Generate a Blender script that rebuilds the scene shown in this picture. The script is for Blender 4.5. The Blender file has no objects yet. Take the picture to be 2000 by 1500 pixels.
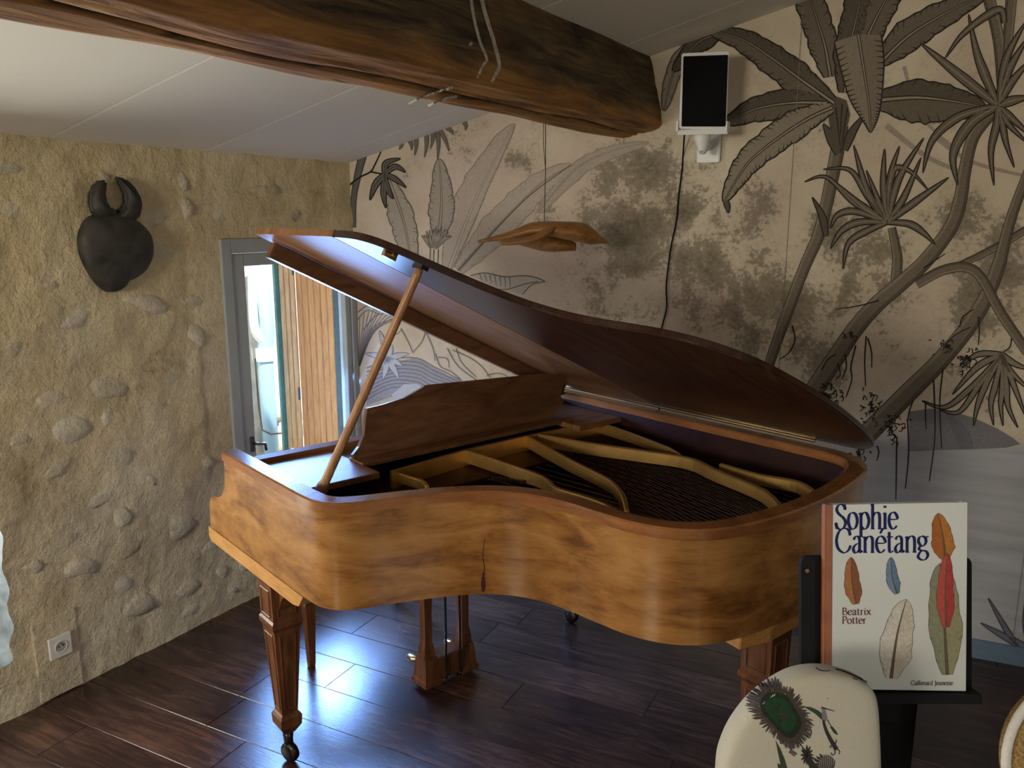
import bpy, bmesh, math, random
from mathutils import Vector, Matrix, noise
from mathutils.bvhtree import BVHTree
random.seed(7)
R = math.radians
scene = bpy.context.scene
col = scene.collection

# ------------------------------------------------------------------ camera
F, CAMH = 1600.0, 1.72
PITCH, YAW = math.atan(325 / F), R(30.9)
cam_d = bpy.data.cameras.new('camera')
cam = bpy.data.objects.new('camera', cam_d)
col.objects.link(cam)
cam.location = (0, 0, CAMH)
cam.rotation_euler = (R(90) - PITCH, 0, YAW)
cam_d.sensor_fit = 'HORIZONTAL'
cam_d.sensor_width = 36.0
cam_d.lens = 36.0 * F / 2000.0
cam_d.clip_start = 0.02
scene.camera = cam

# ------------------------------------------------------------------ world, sun, window daylight, exposure
world = bpy.data.worlds.new('sky')
scene.world = world
world.use_nodes = True
wn = world.node_tree
wn.nodes.clear()
sky = wn.nodes.new('ShaderNodeTexSky')
sky.sky_type = 'NISHITA'
sky.sun_disc = False
sky.sun_elevation = R(52)
sky.sun_rotation = R(110)
bgn = wn.nodes.new('ShaderNodeBackground')
bgn.inputs['Strength'].default_value = 0.2
wo = wn.nodes.new('ShaderNodeOutputWorld')
wn.links.new(sky.outputs[0], bgn.inputs[0])
wn.links.new(bgn.outputs[0], wo.inputs[0])

sun_d = bpy.data.lights.new('sun', 'SUN')
sun_d.energy = 11.0
sun_d.angle = R(0.5)
sun_d.color = (1.0, 0.95, 0.86)
sun = bpy.data.objects.new('sun', sun_d)
col.objects.link(sun)
sun.rotation_euler = Vector((-0.8, 0.35, -1.35)).to_track_quat('-Z', 'Y').to_euler()


ceil_z0 = 1.985 + 0.2593 * 2.827      # ceiling height above the camera's x = 0


def window_light(name, loc, direction, sx, sy, power, color, spread=180):
    d = bpy.data.lights.new(name, 'AREA')
    d.shape = 'RECTANGLE'
    d.size, d.size_y, d.energy, d.color = sx, sy, power, color
    d.spread = R(spread)      # narrowed cone keeps the mural window's lamp off ceiling and beam
    o = bpy.data.objects.new(name, d)
    col.objects.link(o)
    o.location = loc
    o.rotation_euler = Vector(direction).to_track_quat('-Z', 'Z').to_euler()
    return o


window_light('daylight_left_window', (-3.22, 0.72, 0.98), (1, 0.0, 0.25), 0.78, 1.0, 38, (1.0, 0.98, 0.92))
window_light('daylight_rear_window', (-1.3, -2.62, 1.80), (-0.1, 1, -0.12), 1.1, 0.7, 80, (1.0, 0.90, 0.74))
window_light('right_window_fill', (3.02, -0.6, 1.45), (-1, 0.25, -0.1), 0.9, 1.0, 19, (1.0, 0.98, 0.92))  # unseen window, placed and raised to brighten the stone wall
window_light('daylight_mural_window', (-2.98, 2.76, 1.05), (1, -0.6, -0.55), 0.62, 0.95, 66, (0.23, 0.43, 1.0), spread=106)

vs = scene.view_settings
vs.view_transform = 'Standard'
vs.look = 'None'
vs.exposure = 0.22
vs.gamma = 1.0
vs.use_curve_mapping = False

# ------------------------------------------------------------------ pixel -> place helpers (surveying the photograph)
fw = Vector((-math.sin(YAW) * math.cos(PITCH), math.cos(YAW) * math.cos(PITCH), -math.sin(PITCH)))
rt = Vector((math.cos(YAW), math.sin(YAW), 0))
up = rt.cross(fw)
CAM = Vector((0, 0, CAMH))


def ray(u, v):
    return fw + rt * ((u - 1000) / F) - up * ((v - 750) / F)


def on_plane(u, v, p0, n):
    d = ray(u, v)
    return CAM + d * ((p0 - CAM).dot(n) / d.dot(n))


def at_depth(u, v, d):
    return CAM + ray(u, v) * d


XW, YC, SK = -2.827, 3.17, 0.1215            # stone wall plane, corner, skew of the mural wall
MN = Vector((SK, -1, 0)).normalized()        # mural wall normal, into the room
MP = Vector((XW, YC, 0))
MDIR = Vector((1, SK, 0)).normalized()       # along the mural wall


def mural(u, v, off=0.0):
    return on_plane(u, v, MP, MN) + MN * off


def ceil_z(x):
    return 1.985 + 0.2593 * (x - XW)


# ------------------------------------------------------------------ object helpers
def link(o, parent=None):
    col.objects.link(o)
    if parent is not None:
        o.parent = parent
    return o


def thing(name, label, cat, loc=(0, 0, 0), rz=0.0, group=None):
    o = bpy.data.objects.new(name, None)
    o.empty_display_size = 0.1
    col.objects.link(o)
    o.location = loc
    o.rotation_euler = (0, 0, rz)
    o['label'] = label
    o['category'] = cat
    if group:
        o['group'] = group
    return o


def tag(o, label=None, cat=None, group=None, kind=None):
    for k, v in (('label', label), ('category', cat), ('group', group), ('kind', kind)):
        if v:
            o[k] = v
    return o


def mesh_obj(name, verts, faces, mat=None, parent=None, smooth=False, uvs=None):
    me = bpy.data.meshes.new(name)
    me.from_pydata([tuple(v) for v in verts], [], faces)
    me.update()
    if smooth:
        for p in me.polygons:
            p.use_smooth = True
    if mat:
        me.materials.append(mat)
    o = bpy.data.objects.new(name, me)
    return link(o, parent)


def bm_obj(name, bm, mat=None, parent=None, smooth=False, label=None):
    me = bpy.data.meshes.new(name)
    bmesh.ops.recalc_face_normals(bm, faces=bm.faces[:])
    bm.to_mesh(me)
    bm.free()
    if smooth:
        for p in me.polygons:
            p.use_smooth = True
    if mat:
        me.materials.append(mat)
    o = bpy.data.objects.new(name, me)
    link(o, parent)
    if label:
        o['label'] = label
    return o


def box_bm(lo, hi, bevel=0.0, seg=2, bm=None):
    b = bm or bmesh.new()
    r = bmesh.ops.create_cube(b, size=1.0)
    lo, hi = Vector(lo), Vector(hi)
    c, s = (lo + hi) / 2, hi - lo
    for v in r['verts']:
        v.co = Vector((v.co.x * s.x, v.co.y * s.y, v.co.z * s.z)) + c
    if bevel > 0:
        es = list({e for v in r['verts'] for e in v.link_edges})
        bmesh.ops.bevel(b, geom=es, offset=bevel, segments=seg, affect='EDGES', profile=0.6)
    return b


def box(name, lo, hi, mat, parent=None, bevel=0.003, label=None):
    return bm_obj(name, box_bm(lo, hi, bevel), mat, parent, label=label)


def prism_bm(poly, z0, z1, bm=None):
    """poly of (x, y) extruded z0..z1"""
    b = bm or bmesh.new()
    lo = [b.verts.new((x, y, z0)) for x, y in poly]
    hi = [b.verts.new((x, y, z1)) for x, y in poly]
    n = len(poly)
    b.faces.new(lo)
    b.faces.new(hi)
    for i in range(n):
        b.faces.new((lo[i], lo[(i + 1) % n], hi[(i + 1) % n], hi[i]))
    return b


def xform(bm, m):
    bmesh.ops.transform(bm, matrix=m, verts=bm.verts[:])
    return bm


def frustum_bm(levels, bm=None):
    """levels: (z, half_x, half_y, cx, cy)"""
    b = bm or bmesh.new()
    rings = []
    for z, hx, hy, cx, cy in levels:
        rings.append([b.verts.new((cx + sx * hx, cy + sy * hy, z)) for sx, sy in ((-1, -1), (1, -1), (1, 1), (-1, 1))])
    b.faces.new(rings[0])
    b.faces.new(rings[-1])
    for a, c in zip(rings, rings[1:]):
        for i in range(4):
            b.faces.new((a[i], a[(i + 1) % 4], c[(i + 1) % 4], c[i]))
    return b


def tube_bm(pts, radii, seg=8, bm=None, cap=True):
    b = bm or bmesh.new()
    pts = [Vector(p) for p in pts]
    if not isinstance(radii, (list, tuple)):
        radii = [radii] * len(pts)
    rings = []
    t0 = (pts[1] - pts[0]).normalized()
    ref = Vector((0, 0, 1)) if abs(t0.z) < 0.9 else Vector((1, 0, 0))
    n = t0.cross(ref).normalized()
    for i, p in enumerate(pts):
        a = pts[max(i - 1, 0)]
        c = pts[min(i + 1, len(pts) - 1)]
        t = (c - a).normalized()
        n = (n - t * n.dot(t)).normalized()
        m = t.cross(n)
        rings.append([b.verts.new(p + (n * math.cos(2 * math.pi * k / seg) + m * math.sin(2 * math.pi * k / seg)) * radii[i]) for k in range(seg)])
    for a, c in zip(rings, rings[1:]):
        for k in range(seg):
            b.faces.new((a[k], a[(k + 1) % seg], c[(k + 1) % seg], c[k]))
    if cap:
        b.faces.new(rings[0])
        b.faces.new(rings[-1])
    return b


def lathe_bm(prof, seg=20, bm=None):
    b = bm or bmesh.new()
    rings = [[b.verts.new((r * math.cos(2 * math.pi * k / seg), r * math.sin(2 * math.pi * k / seg), z)) for k in range(seg)] for r, z in prof]
    for a, c in zip(rings, rings[1:]):
        for k in range(seg):
            b.faces.new((a[k], a[(k + 1) % seg], c[(k + 1) % seg], c[k]))
    b.faces.new(rings[0])
    b.faces.new(rings[-1])
    return b


def catmull(pts, n=8, closed=False):
    out = []
    m = len(pts)
    rng = range(m) if closed else range(m - 1)
    for i in rng:
        g = (lambda k: pts[k % m]) if closed else (lambda k: pts[min(max(k, 0), m - 1)])
        p0, p1, p2, p3 = g(i - 1), g(i), g(i + 1), g(i + 2)
        for j in range(n):
            s = j / n
            out.append(tuple(0.5 * (2 * b + (c - a) * s + (2 * a - 5 * b + 4 * c - d) * s * s + (3 * b - a - 3 * c + d) * s ** 3)
                             for a, b, c, d in zip(p0, p1, p2, p3)))
    if not closed:
        out.append(tuple(pts[-1]))
    return out


# ------------------------------------------------------------------ materials
def new_mat(name):
    m = bpy.data.materials.new(name)
    m.use_nodes = True
    nt = m.node_tree
    b = nt.nodes['Principled BSDF']
    return m, nt, b


def N(nt, kind, **kw):
    n = nt.nodes.new(kind)
    for k, v in kw.items():
        if k in n.inputs.keys():
            n.inputs[k].default_value = v
        else:
            setattr(n, k, v)
    return n


def ramp(nt, stops, interp='LINEAR'):
    r = nt.nodes.new('ShaderNodeValToRGB')
    r.color_ramp.interpolation = interp
    e = r.color_ramp.elements
    while len(e) > 1:
        e.remove(e[-1])
    e[0].position = stops[0][0]
    e[0].color = (*stops[0][1], 1)
    for p, c in stops[1:]:
        x = e.new(p)
        x.color = (*c, 1)
    return r


def plain(name, c, rough=0.5, metal=0.0, var=0.0, scale=30.0, bump=0.0, spec=0.5):
    m, nt, b = new_mat(name)
    b.inputs['Roughness'].default_value = rough
    b.inputs['Metallic'].default_value = metal
    b.inputs['Specular IOR Level'].default_value = spec
    tc = N(nt, 'ShaderNodeTexCoord')
    nz = N(nt, 'ShaderNodeTexNoise', Scale=scale, Detail=5.0)
    nt.links.new(tc.outputs['Object'], nz.inputs['Vector'])
    lo = tuple(x * (1 - var) for x in c)
    hi = tuple(min(1, x * (1 + var)) for x in c)
    rp = ramp(nt, [(0.3, lo), (0.7, hi)])
    nt.links.new(nz.outputs['Fac'], rp.inputs['Fac'])
    nt.links.new(rp.outputs[0], b.inputs['Base Color'])
    if bump > 0:
        bp = N(nt, 'ShaderNodeBump', Strength=bump, Distance=0.004)
        nt.links.new(nz.outputs['Fac'], bp.inputs['Height'])
        nt.links.new(bp.outputs[0], b.inputs['Normal'])
    return m


def wood(name, stops, coord='Object', stretch=(1, 1, 1), scale=6.0, rough=0.3, bump=0.05, fine=60.0, distort=1.5, coat=0.0, mottled=0.0, obj_random=0.0, spec=0.5):
    """grain noise stretched along one axis of the chosen coordinates"""
    m, nt, b = new_mat(name)
    b.inputs['Roughness'].default_value = rough
    b.inputs['Coat Weight'].default_value = coat
    b.inputs['Specular IOR Level'].default_value = spec
    b.inputs['Coat Roughness'].default_value = 0.12
    tc = N(nt, 'ShaderNodeTexCoord')
    mp = N(nt, 'ShaderNodeMapping')
    mp.inputs['Scale'].default_value = stretch
    nt.links.new(tc.outputs[coord], mp.inputs['Vector'])
    vec = mp.outputs['Vector']
    if obj_random:
        oi = N(nt, 'ShaderNodeObjectInfo')
        ml = N(nt, 'ShaderNodeVectorMath', operation='MULTIPLY')
        cx = N(nt, 'ShaderNodeCombineXYZ')
        for k in range(3):
            nt.links.new(oi.outputs['Random'], cx.inputs[k])
        ml.inputs[1].default_value = (37, 91, 53)
        nt.links.new(cx.outputs[0], ml.inputs[0])
        ad = N(nt, 'ShaderNodeVectorMath', operation='ADD')
        nt.links.new(vec, ad.inputs[0])
        nt.links.new(ml.outputs[0], ad.inputs[1])
        vec = ad.outputs[0]
    n1 = N(nt, 'ShaderNodeTexNoise', Scale=scale, Detail=6.0, Distortion=distort)
    n2 = N(nt, 'ShaderNodeTexNoise', Scale=fine, Detail=3.0)
    nt.links.new(vec, n1.inputs['Vector'])
    nt.links.new(vec, n2.inputs['Vector'])
    mx = N(nt, 'ShaderNodeMath', operation='MULTIPLY_ADD')
    mx.inputs[1].default_value = 0.28
    nt.links.new(n2.outputs['Fac'], mx.inputs[0])
    sb = N(nt, 'ShaderNodeMath', operation='SUBTRACT')
    sb.inputs[1].default_value = 0.14
    nt.links.new(n1.outputs['Fac'], sb.inputs[0])
    nt.links.new(sb.outputs[0], mx.inputs[2])
    fac = mx.outputs[0]
    if mottled:
        n3 = N(nt, 'ShaderNodeTexNoise', Scale=mottled, Detail=4.0, Distortion=0.6)
        nt.links.new(tc.outputs[coord], n3.inputs['Vector'])
        m3 = N(nt, 'ShaderNodeMath', operation='MULTIPLY_ADD')
        m3.inputs[1].default_value = 0.75
        m3.inputs[2].default_value = -0.375
        nt.links.new(n3.outputs['Fac'], m3.inputs[0])
        ad2 = N(nt, 'ShaderNodeMath', operation='ADD')
        nt.links.new(fac, ad2.inputs[0])
        nt.links.new(m3.outputs[0], ad2.inputs[1])
        fac = ad2.outputs[0]
    rp = ramp(nt, stops)
    nt.links.new(fac, rp.inputs['Fac'])
    out = rp.outputs[0]
    if obj_random:
        hs = N(nt, 'ShaderNodeHueSaturation')
        mr = N(nt, 'ShaderNodeMapRange')
        mr.inputs['To Min'].default_value = 1 - obj_random
        mr.inputs['To Max'].default_value = 1 + obj_random
        nt.links.new(oi.outputs['Random'], mr.inputs['Value'])
        nt.links.new(mr.outputs[0], hs.inputs['Value'])
        nt.links.new(out, hs.inputs['Color'])
        out = hs.outputs[0]
    nt.links.new(out, b.inputs['Base Color'])
    if bump:
        bp = N(nt, 'ShaderNodeBump', Strength=bump, Distance=0.003)
        nt.links.new(n2.outputs['Fac'], bp.inputs['Height'])
        nt.links.new(bp.outputs[0], b.inputs['Normal'])
    return m


def vcol_mat(name, rough=0.75, spec=0.2, grain=0.12, gscale=140.0):
    """flat print: colour attribute with a little grain"""
    m, nt, b = new_mat(name)
    b.inputs['Roughness'].default_value = rough
    b.inputs['Specular IOR Level'].default_value = spec
    a = N(nt, 'ShaderNodeAttribute', attribute_name='ink')
    tc = N(nt, 'ShaderNodeTexCoord')
    nz = N(nt, 'ShaderNodeTexNoise', Scale=gscale, Detail=3.0)
    nt.links.new(tc.outputs['Object'], nz.inputs['Vector'])
    mr = N(nt, 'ShaderNodeMapRange')
    mr.inputs['From Min'].default_value = 0.3
    mr.inputs['From Max'].default_value = 0.7
    mr.inputs['To Min'].default_value = 1 - grain
    mr.inputs['To Max'].default_value = 1 + grain
    nt.links.new(nz.outputs['Fac'], mr.inputs['Value'])
    hs = N(nt, 'ShaderNodeHueSaturation')
    nt.links.new(a.outputs['Color'], hs.inputs['Color'])
    nt.links.new(mr.outputs[0], hs.inputs['Value'])
    nt.links.new(hs.outputs[0], b.inputs['Base Color'])
    return m


M = {}
M['veneer'] = wood('figured_veneer', [(0.25, (0.14, 0.055, 0.014)), (0.42, (0.245, 0.106, 0.027)), (0.58, (0.325, 0.153, 0.043)), (0.8, (0.40, 0.21, 0.07))],
                   coord='UV', stretch=(1.0, 3.4, 1), scale=4.2, rough=0.27, bump=0.03, fine=34.0, distort=1.1, coat=0.4, mottled=5.5)
M['cap'] = wood('rim_cap_wood', [(0.3, (0.17, 0.065, 0.022)), (0.7, (0.30, 0.125, 0.042))], stretch=(1, 1, 4), scale=5, rough=0.22, coat=0.4)
M['strip'] = wood('edge_strip_wood', [(0.3, (0.36, 0.17, 0.045)), (0.7, (0.52, 0.27, 0.085))], stretch=(1, 6, 6), scale=6, rough=0.35)
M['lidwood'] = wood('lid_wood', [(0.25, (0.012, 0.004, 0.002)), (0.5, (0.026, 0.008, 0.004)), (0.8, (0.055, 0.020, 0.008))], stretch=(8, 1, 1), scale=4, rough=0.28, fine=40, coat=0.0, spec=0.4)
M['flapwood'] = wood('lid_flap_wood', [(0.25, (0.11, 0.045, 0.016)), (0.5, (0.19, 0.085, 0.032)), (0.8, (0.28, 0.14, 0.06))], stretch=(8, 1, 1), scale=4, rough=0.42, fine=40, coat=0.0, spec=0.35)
M['darkwood'] = wood('dark_walnut', [(0.3, (0.045, 0.017, 0.008)), (0.7, (0.11, 0.045, 0.018))], stretch=(4, 1, 1), scale=6, rough=0.35)
M['legwood'] = wood('leg_walnut', [(0.3, (0.07, 0.025, 0.010)), (0.7, (0.165, 0.064, 0.024))], stretch=(6, 6, 1), scale=5, rough=0.32)
M['deskwood'] = wood('desk_wood', [(0.3, (0.075, 0.032, 0.014)), (0.7, (0.16, 0.072, 0.032))], stretch=(4, 1, 4), scale=5, rough=0.35)
M['propwood'] = wood('prop_wood', [(0.3, (0.22, 0.105, 0.04)), (0.7, (0.36, 0.18, 0.075))], stretch=(5, 5, 1), scale=8, rough=0.4)
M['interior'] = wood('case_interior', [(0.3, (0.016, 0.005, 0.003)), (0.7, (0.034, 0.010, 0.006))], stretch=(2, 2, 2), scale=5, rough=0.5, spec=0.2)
M['gold'] = plain('gold_lacquer', (0.62, 0.38, 0.12), rough=0.34, metal=0.75, var=0.15, scale=12)
M['steel'] = plain('string_steel', (0.13, 0.075, 0.045), rough=0.35, metal=0.8, var=0.1)
M['brass'] = plain('brass', (0.55, 0.38, 0.18), rough=0.28, metal=1.0, var=0.1)
M['darkmetal'] = plain('dark_metal', (0.05, 0.045, 0.04), rough=0.3, metal=0.9, var=0.1)
M['black'] = plain('black_paint', (0.006, 0.006, 0.0065), rough=0.7, var=0.2, spec=0.2)
M['grille'] = plain('black_grille', (0.006, 0.006, 0.006), rough=0.9, var=0.3, scale=600, spec=0.1)
M['white'] = plain('white_plastic', (0.74, 0.75, 0.72), rough=0.4, var=0.03)
M['frame'] = plain('grey_window_paint', (0.36, 0.40, 0.41), rough=0.5, var=0.05, scale=15)
M['hook'] = plain('window_iron', (0.12, 0.12, 0.12), rough=0.4, metal=0.8, var=0.1)
M['birdwood'] = wood('carved_bird_wood', [(0.3, (0.19, 0.078, 0.018)), (0.7, (0.38, 0.18, 0.045))], stretch=(1, 6, 6), scale=6, rough=0.42, fine=50)
M['string'] = plain('dark_thread', (0.03, 0.026, 0.02), rough=0.8)
M['mask'] = plain('patinated_dark_mask', (0.035, 0.033, 0.027), rough=0.6, var=0.55, scale=14, bump=0.5)
M['baseboard'] = plain('blue_grey_paint', (0.13, 0.20, 0.26), rough=0.5, var=0.08)
M['plaster'] = plain('white_plaster', (0.74, 0.73, 0.68), rough=0.9, var=0.04, scale=3, bump=0.05)
M['rearwall'] = plain('ochre_plaster', (0.30, 0.24, 0.16), rough=0.9, var=0.1, scale=3)  # unseen walls; dark warm tone chosen to cut and warm bounced light
M['reveal'] = plain('limewash_daylight_tint', (0.24, 0.28, 0.30), rough=0.9, var=0.35, scale=18, bump=0.9)  # blue tint stands for the bluish daylight on the whitewash
M['ceiling'] = plain('ceiling_board', (0.80, 0.77, 0.67), rough=0.8, var=0.02, scale=2)
M['shutter'] = wood('shutter_wood', [(0.3, (0.42, 0.15, 0.035)), (0.7, (0.62, 0.26, 0.075))], stretch=(6, 6, 1), scale=7, rough=0.5)
M['shutter2'] = wood('shutter_leaf_wood', [(0.3, (0.62, 0.28, 0.08)), (0.7, (0.80, 0.43, 0.15))], stretch=(6, 6, 1), scale=7, rough=0.5)
M['jamb'] = plain('dark_green_jamb', (0.05, 0.075, 0.065), rough=0.6, var=0.2)
M['green'] = plain('green_paint', (0.10, 0.24, 0.17), rough=0.5, var=0.2)
M['pvc'] = plain('pale_blue_pipe', (0.30, 0.50, 0.72), rough=0.4, var=0.05)
M['outwall'] = plain('pale_render', (0.62, 0.58, 0.50), rough=0.9, var=0.35, scale=5, bump=0.6)
M['outground'] = plain('pale_gravel', (0.50, 0.45, 0.36), rough=0.95, var=0.3, scale=25)
M['cover'] = plain('book_cover', (0.52, 0.55, 0.52), rough=0.35, var=0.02, scale=8)
M['spine'] = plain('book_cloth_spine', (0.26, 0.085, 0.030), rough=0.5, var=0.15, scale=40)
M['paper'] = plain('book_pages', (0.70, 0.64, 0.50), rough=0.8, var=0.06)
M['fabric'] = plain('cream_fabric', (0.45, 0.43, 0.355), rough=0.95, var=0.05, scale=450, bump=0.35, spec=0.1)
M['tweed'] = plain('tan_tweed', (0.26, 0.17, 0.07), rough=1.0, var=0.5, scale=260, bump=0.6, spec=0.1)
M['piping'] = plain('white_piping', (0.62, 0.60, 0.55), rough=0.9, var=0.08, scale=200)
M['print'] = vcol_mat('printed_ink')
M['inkfine'] = vcol_mat('book_ink', grain=0.04)
M['paint'] = plain('old_white_paint', (0.50, 0.46, 0.38), rough=0.9, var=0.35, scale=60)

# glass: clear with a fresnel sheen
m, nt, b = new_mat('window_glass')
nt.nodes.remove(b)
tr = N(nt, 'ShaderNodeBsdfTransparent')
tr.inputs['Color'].default_value = (0.95, 0.98, 0.97, 1)
gl = N(nt, 'ShaderNodeBsdfGlossy', Roughness=0.02)
fr = N(nt, 'ShaderNodeFresnel', IOR=1.16)
mix = N(nt, 'ShaderNodeMixShader')
nt.links.new(fr.outputs[0], mix.inputs[0])
nt.links.new(tr.outputs[0], mix.inputs[1])
nt.links.new(gl.outputs[0], mix.inputs[2])
nt.links.new(mix.outputs[0], nt.nodes['Material Output'].inputs['Surface'])
M['glass'] = m

# floor plank wood (per-plank variation)
M['plank'] = wood('floor_plank', [(0.2, (0.010, 0.004, 0.003)), (0.42, (0.028, 0.012, 0.009)), (0.60, (0.055, 0.025, 0.016)), (0.85, (0.095, 0.048, 0.029))],
                  stretch=(1.2, 9, 1), scale=3.0, rough=0.27, bump=0.10, fine=28, distort=1.8, spec=0.6, obj_random=0.35, mottled=1.6)

# beam: rough old timber, orange where freshly cut, dark where weathered
m, nt, b = new_mat('old_beam_timber')
b.inputs['Roughness'].default_value = 0.75
tc = N(nt, 'ShaderNodeTexCoord')
mp = N(nt, 'ShaderNodeMapping')
mp.inputs['Scale'].default_value = (9, 1, 9)
nt.links.new(tc.outputs['Object'], mp.inputs['Vector'])
n1 = N(nt, 'ShaderNodeTexNoise', Scale=2.4, Detail=8.0, Distortion=1.2, Roughness=0.62)
n2 = N(nt, 'ShaderNodeTexNoise', Scale=14.0, Detail=5.0)
n3 = N(nt, 'ShaderNodeTexNoise', Scale=3.0, Detail=5.0, Distortion=0.8)
nt.links.new(mp.outputs[0], n1.inputs['Vector'])
nt.links.new(mp.outputs[0], n2.inputs['Vector'])
nt.links.new(tc.outputs['Object'], n3.inputs['Vector'])
at = N(nt, 'ShaderNodeAttribute', attribute_name='fresh')
r_dark = ramp(nt, [(0.34, (0.014, 0.008, 0.004)), (0.5, (0.075, 0.047, 0.019)), (0.68, (0.18, 0.12, 0.05))])
r_fresh = ramp(nt, [(0.28, (0.10, 0.038, 0.010)), (0.5, (0.37, 0.17, 0.042)), (0.72, (0.52, 0.27, 0.08))])
nt.links.new(n1.outputs['Fac'], r_dark.inputs['Fac'])
nt.links.new(n1.outputs['Fac'], r_fresh.inputs['Fac'])
ad = N(nt, 'ShaderNodeMath', operation='MULTIPLY_ADD', use_clamp=True)
ad.inputs[1].default_value = 1.4
nt.links.new(n3.outputs['Fac'], ad.inputs[0])
sb = N(nt, 'ShaderNodeMath', operation='SUBTRACT')
nt.links.new(at.outputs['Fac'], sb.inputs[0])
sb.inputs[1].default_value = 0.72
nt.links.new(sb.outputs[0], ad.inputs[2])
mx = N(nt, 'ShaderNodeMix', data_type='RGBA')
nt.links.new(ad.outputs[0], mx.inputs['Factor'])
nt.links.new(r_dark.outputs[0], mx.inputs['A'])
nt.links.new(r_fresh.outputs[0], mx.inputs['B'])
nt.links.new(mx.outputs['Result'], b.inputs['Base Color'])
bp = N(nt, 'ShaderNodeBump', Strength=0.9, Distance=0.02)
nt.links.new(n1.outputs['Fac'], bp.inputs['Height'])
bp2 = N(nt, 'ShaderNodeBump', Strength=0.4, Distance=0.004)
nt.links.new(n2.outputs['Fac'], bp2.inputs['Height'])
nt.links.new(bp.outputs[0], bp2.inputs['Normal'])
nt.links.new(bp2.outputs[0], b.inputs['Normal'])
M['beam'] = m


def stone_mat(name, stops, rnd, bumps):
    m, nt, b = new_mat(name)
    b.inputs['Roughness'].default_value = 0.95
    b.inputs['Specular IOR Level'].default_value = 0.15
    tc = N(nt, 'ShaderNodeTexCoord')
    ge = N(nt, 'ShaderNodeNewGeometry')
    n1 = N(nt, 'ShaderNodeTexNoise', Scale=3.2, Detail=6.0, Roughness=0.6)
    n2 = N(nt, 'ShaderNodeTexNoise', Scale=34.0, Detail=6.0, Roughness=0.65)
    n3 = N(nt, 'ShaderNodeTexNoise', Scale=110.0, Detail=4.0)
    for n in (n1, n2, n3):
        nt.links.new(ge.outputs['Position'], n.inputs['Vector'])
    a1 = N(nt, 'ShaderNodeMath', operation='MULTIPLY_ADD')
    a1.inputs[1].default_value = 0.45
    a1.inputs[2].default_value = -0.225
    nt.links.new(n2.outputs['Fac'], a1.inputs[0])
    a2 = N(nt, 'ShaderNodeMath', operation='ADD')
    nt.links.new(n1.outputs['Fac'], a2.inputs[0])
    nt.links.new(a1.outputs[0], a2.inputs[1])
    fac = a2.outputs[0]
    if rnd:
        oi = N(nt, 'ShaderNodeObjectInfo')
        a3 = N(nt, 'ShaderNodeMath', operation='MULTIPLY_ADD')
        a3.inputs[1].default_value = rnd
        nt.links.new(oi.outputs['Random'], a3.inputs[0])
        nt.links.new(fac, a3.inputs[2])
        a4 = N(nt, 'ShaderNodeMath', operation='SUBTRACT')
        a4.inputs[1].default_value = rnd / 2
        nt.links.new(a3.outputs[0], a4.inputs[0])
        fac = a4.outputs[0]
    rp = ramp(nt, stops)
    nt.links.new(fac, rp.inputs['Fac'])
    # greyer, less saturated patches, commoner low on the wall
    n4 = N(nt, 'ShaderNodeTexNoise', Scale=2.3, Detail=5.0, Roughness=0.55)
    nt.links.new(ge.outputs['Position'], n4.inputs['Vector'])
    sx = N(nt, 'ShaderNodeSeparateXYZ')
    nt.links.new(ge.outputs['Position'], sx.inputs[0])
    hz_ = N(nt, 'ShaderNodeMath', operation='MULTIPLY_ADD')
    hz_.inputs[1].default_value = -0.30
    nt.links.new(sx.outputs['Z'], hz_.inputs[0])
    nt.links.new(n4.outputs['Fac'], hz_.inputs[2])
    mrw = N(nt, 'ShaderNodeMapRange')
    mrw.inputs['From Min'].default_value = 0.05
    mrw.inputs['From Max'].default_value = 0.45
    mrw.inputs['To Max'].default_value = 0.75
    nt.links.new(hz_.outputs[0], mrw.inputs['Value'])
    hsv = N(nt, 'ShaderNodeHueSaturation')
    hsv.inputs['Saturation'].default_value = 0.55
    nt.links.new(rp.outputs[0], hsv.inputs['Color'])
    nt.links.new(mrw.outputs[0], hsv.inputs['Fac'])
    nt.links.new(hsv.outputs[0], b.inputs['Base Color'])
    bp = N(nt, 'ShaderNodeBump', Strength=bumps, Distance=0.019)
    nt.links.new(n2.outputs['Fac'], bp.inputs['Height'])
    bp2 = N(nt, 'ShaderNodeBump', Strength=bumps * 0.8, Distance=0.005)
    nt.links.new(n3.outputs['Fac'], bp2.inputs['Height'])
    nt.links.new(bp.outputs[0], bp2.inputs['Normal'])
    nt.links.new(bp2.outputs[0], b.inputs['Normal'])
    return m


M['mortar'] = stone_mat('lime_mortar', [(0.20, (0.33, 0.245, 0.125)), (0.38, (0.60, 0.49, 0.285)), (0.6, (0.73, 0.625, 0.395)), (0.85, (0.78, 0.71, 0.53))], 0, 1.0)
M['stone'] = stone_mat('rubble_stone', [(0.2, (0.31, 0.26, 0.17)), (0.40, (0.56, 0.495, 0.345)), (0.6, (0.68, 0.615, 0.455)), (0.85, (0.75, 0.71, 0.60))], 0.2, 0.9)

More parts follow.
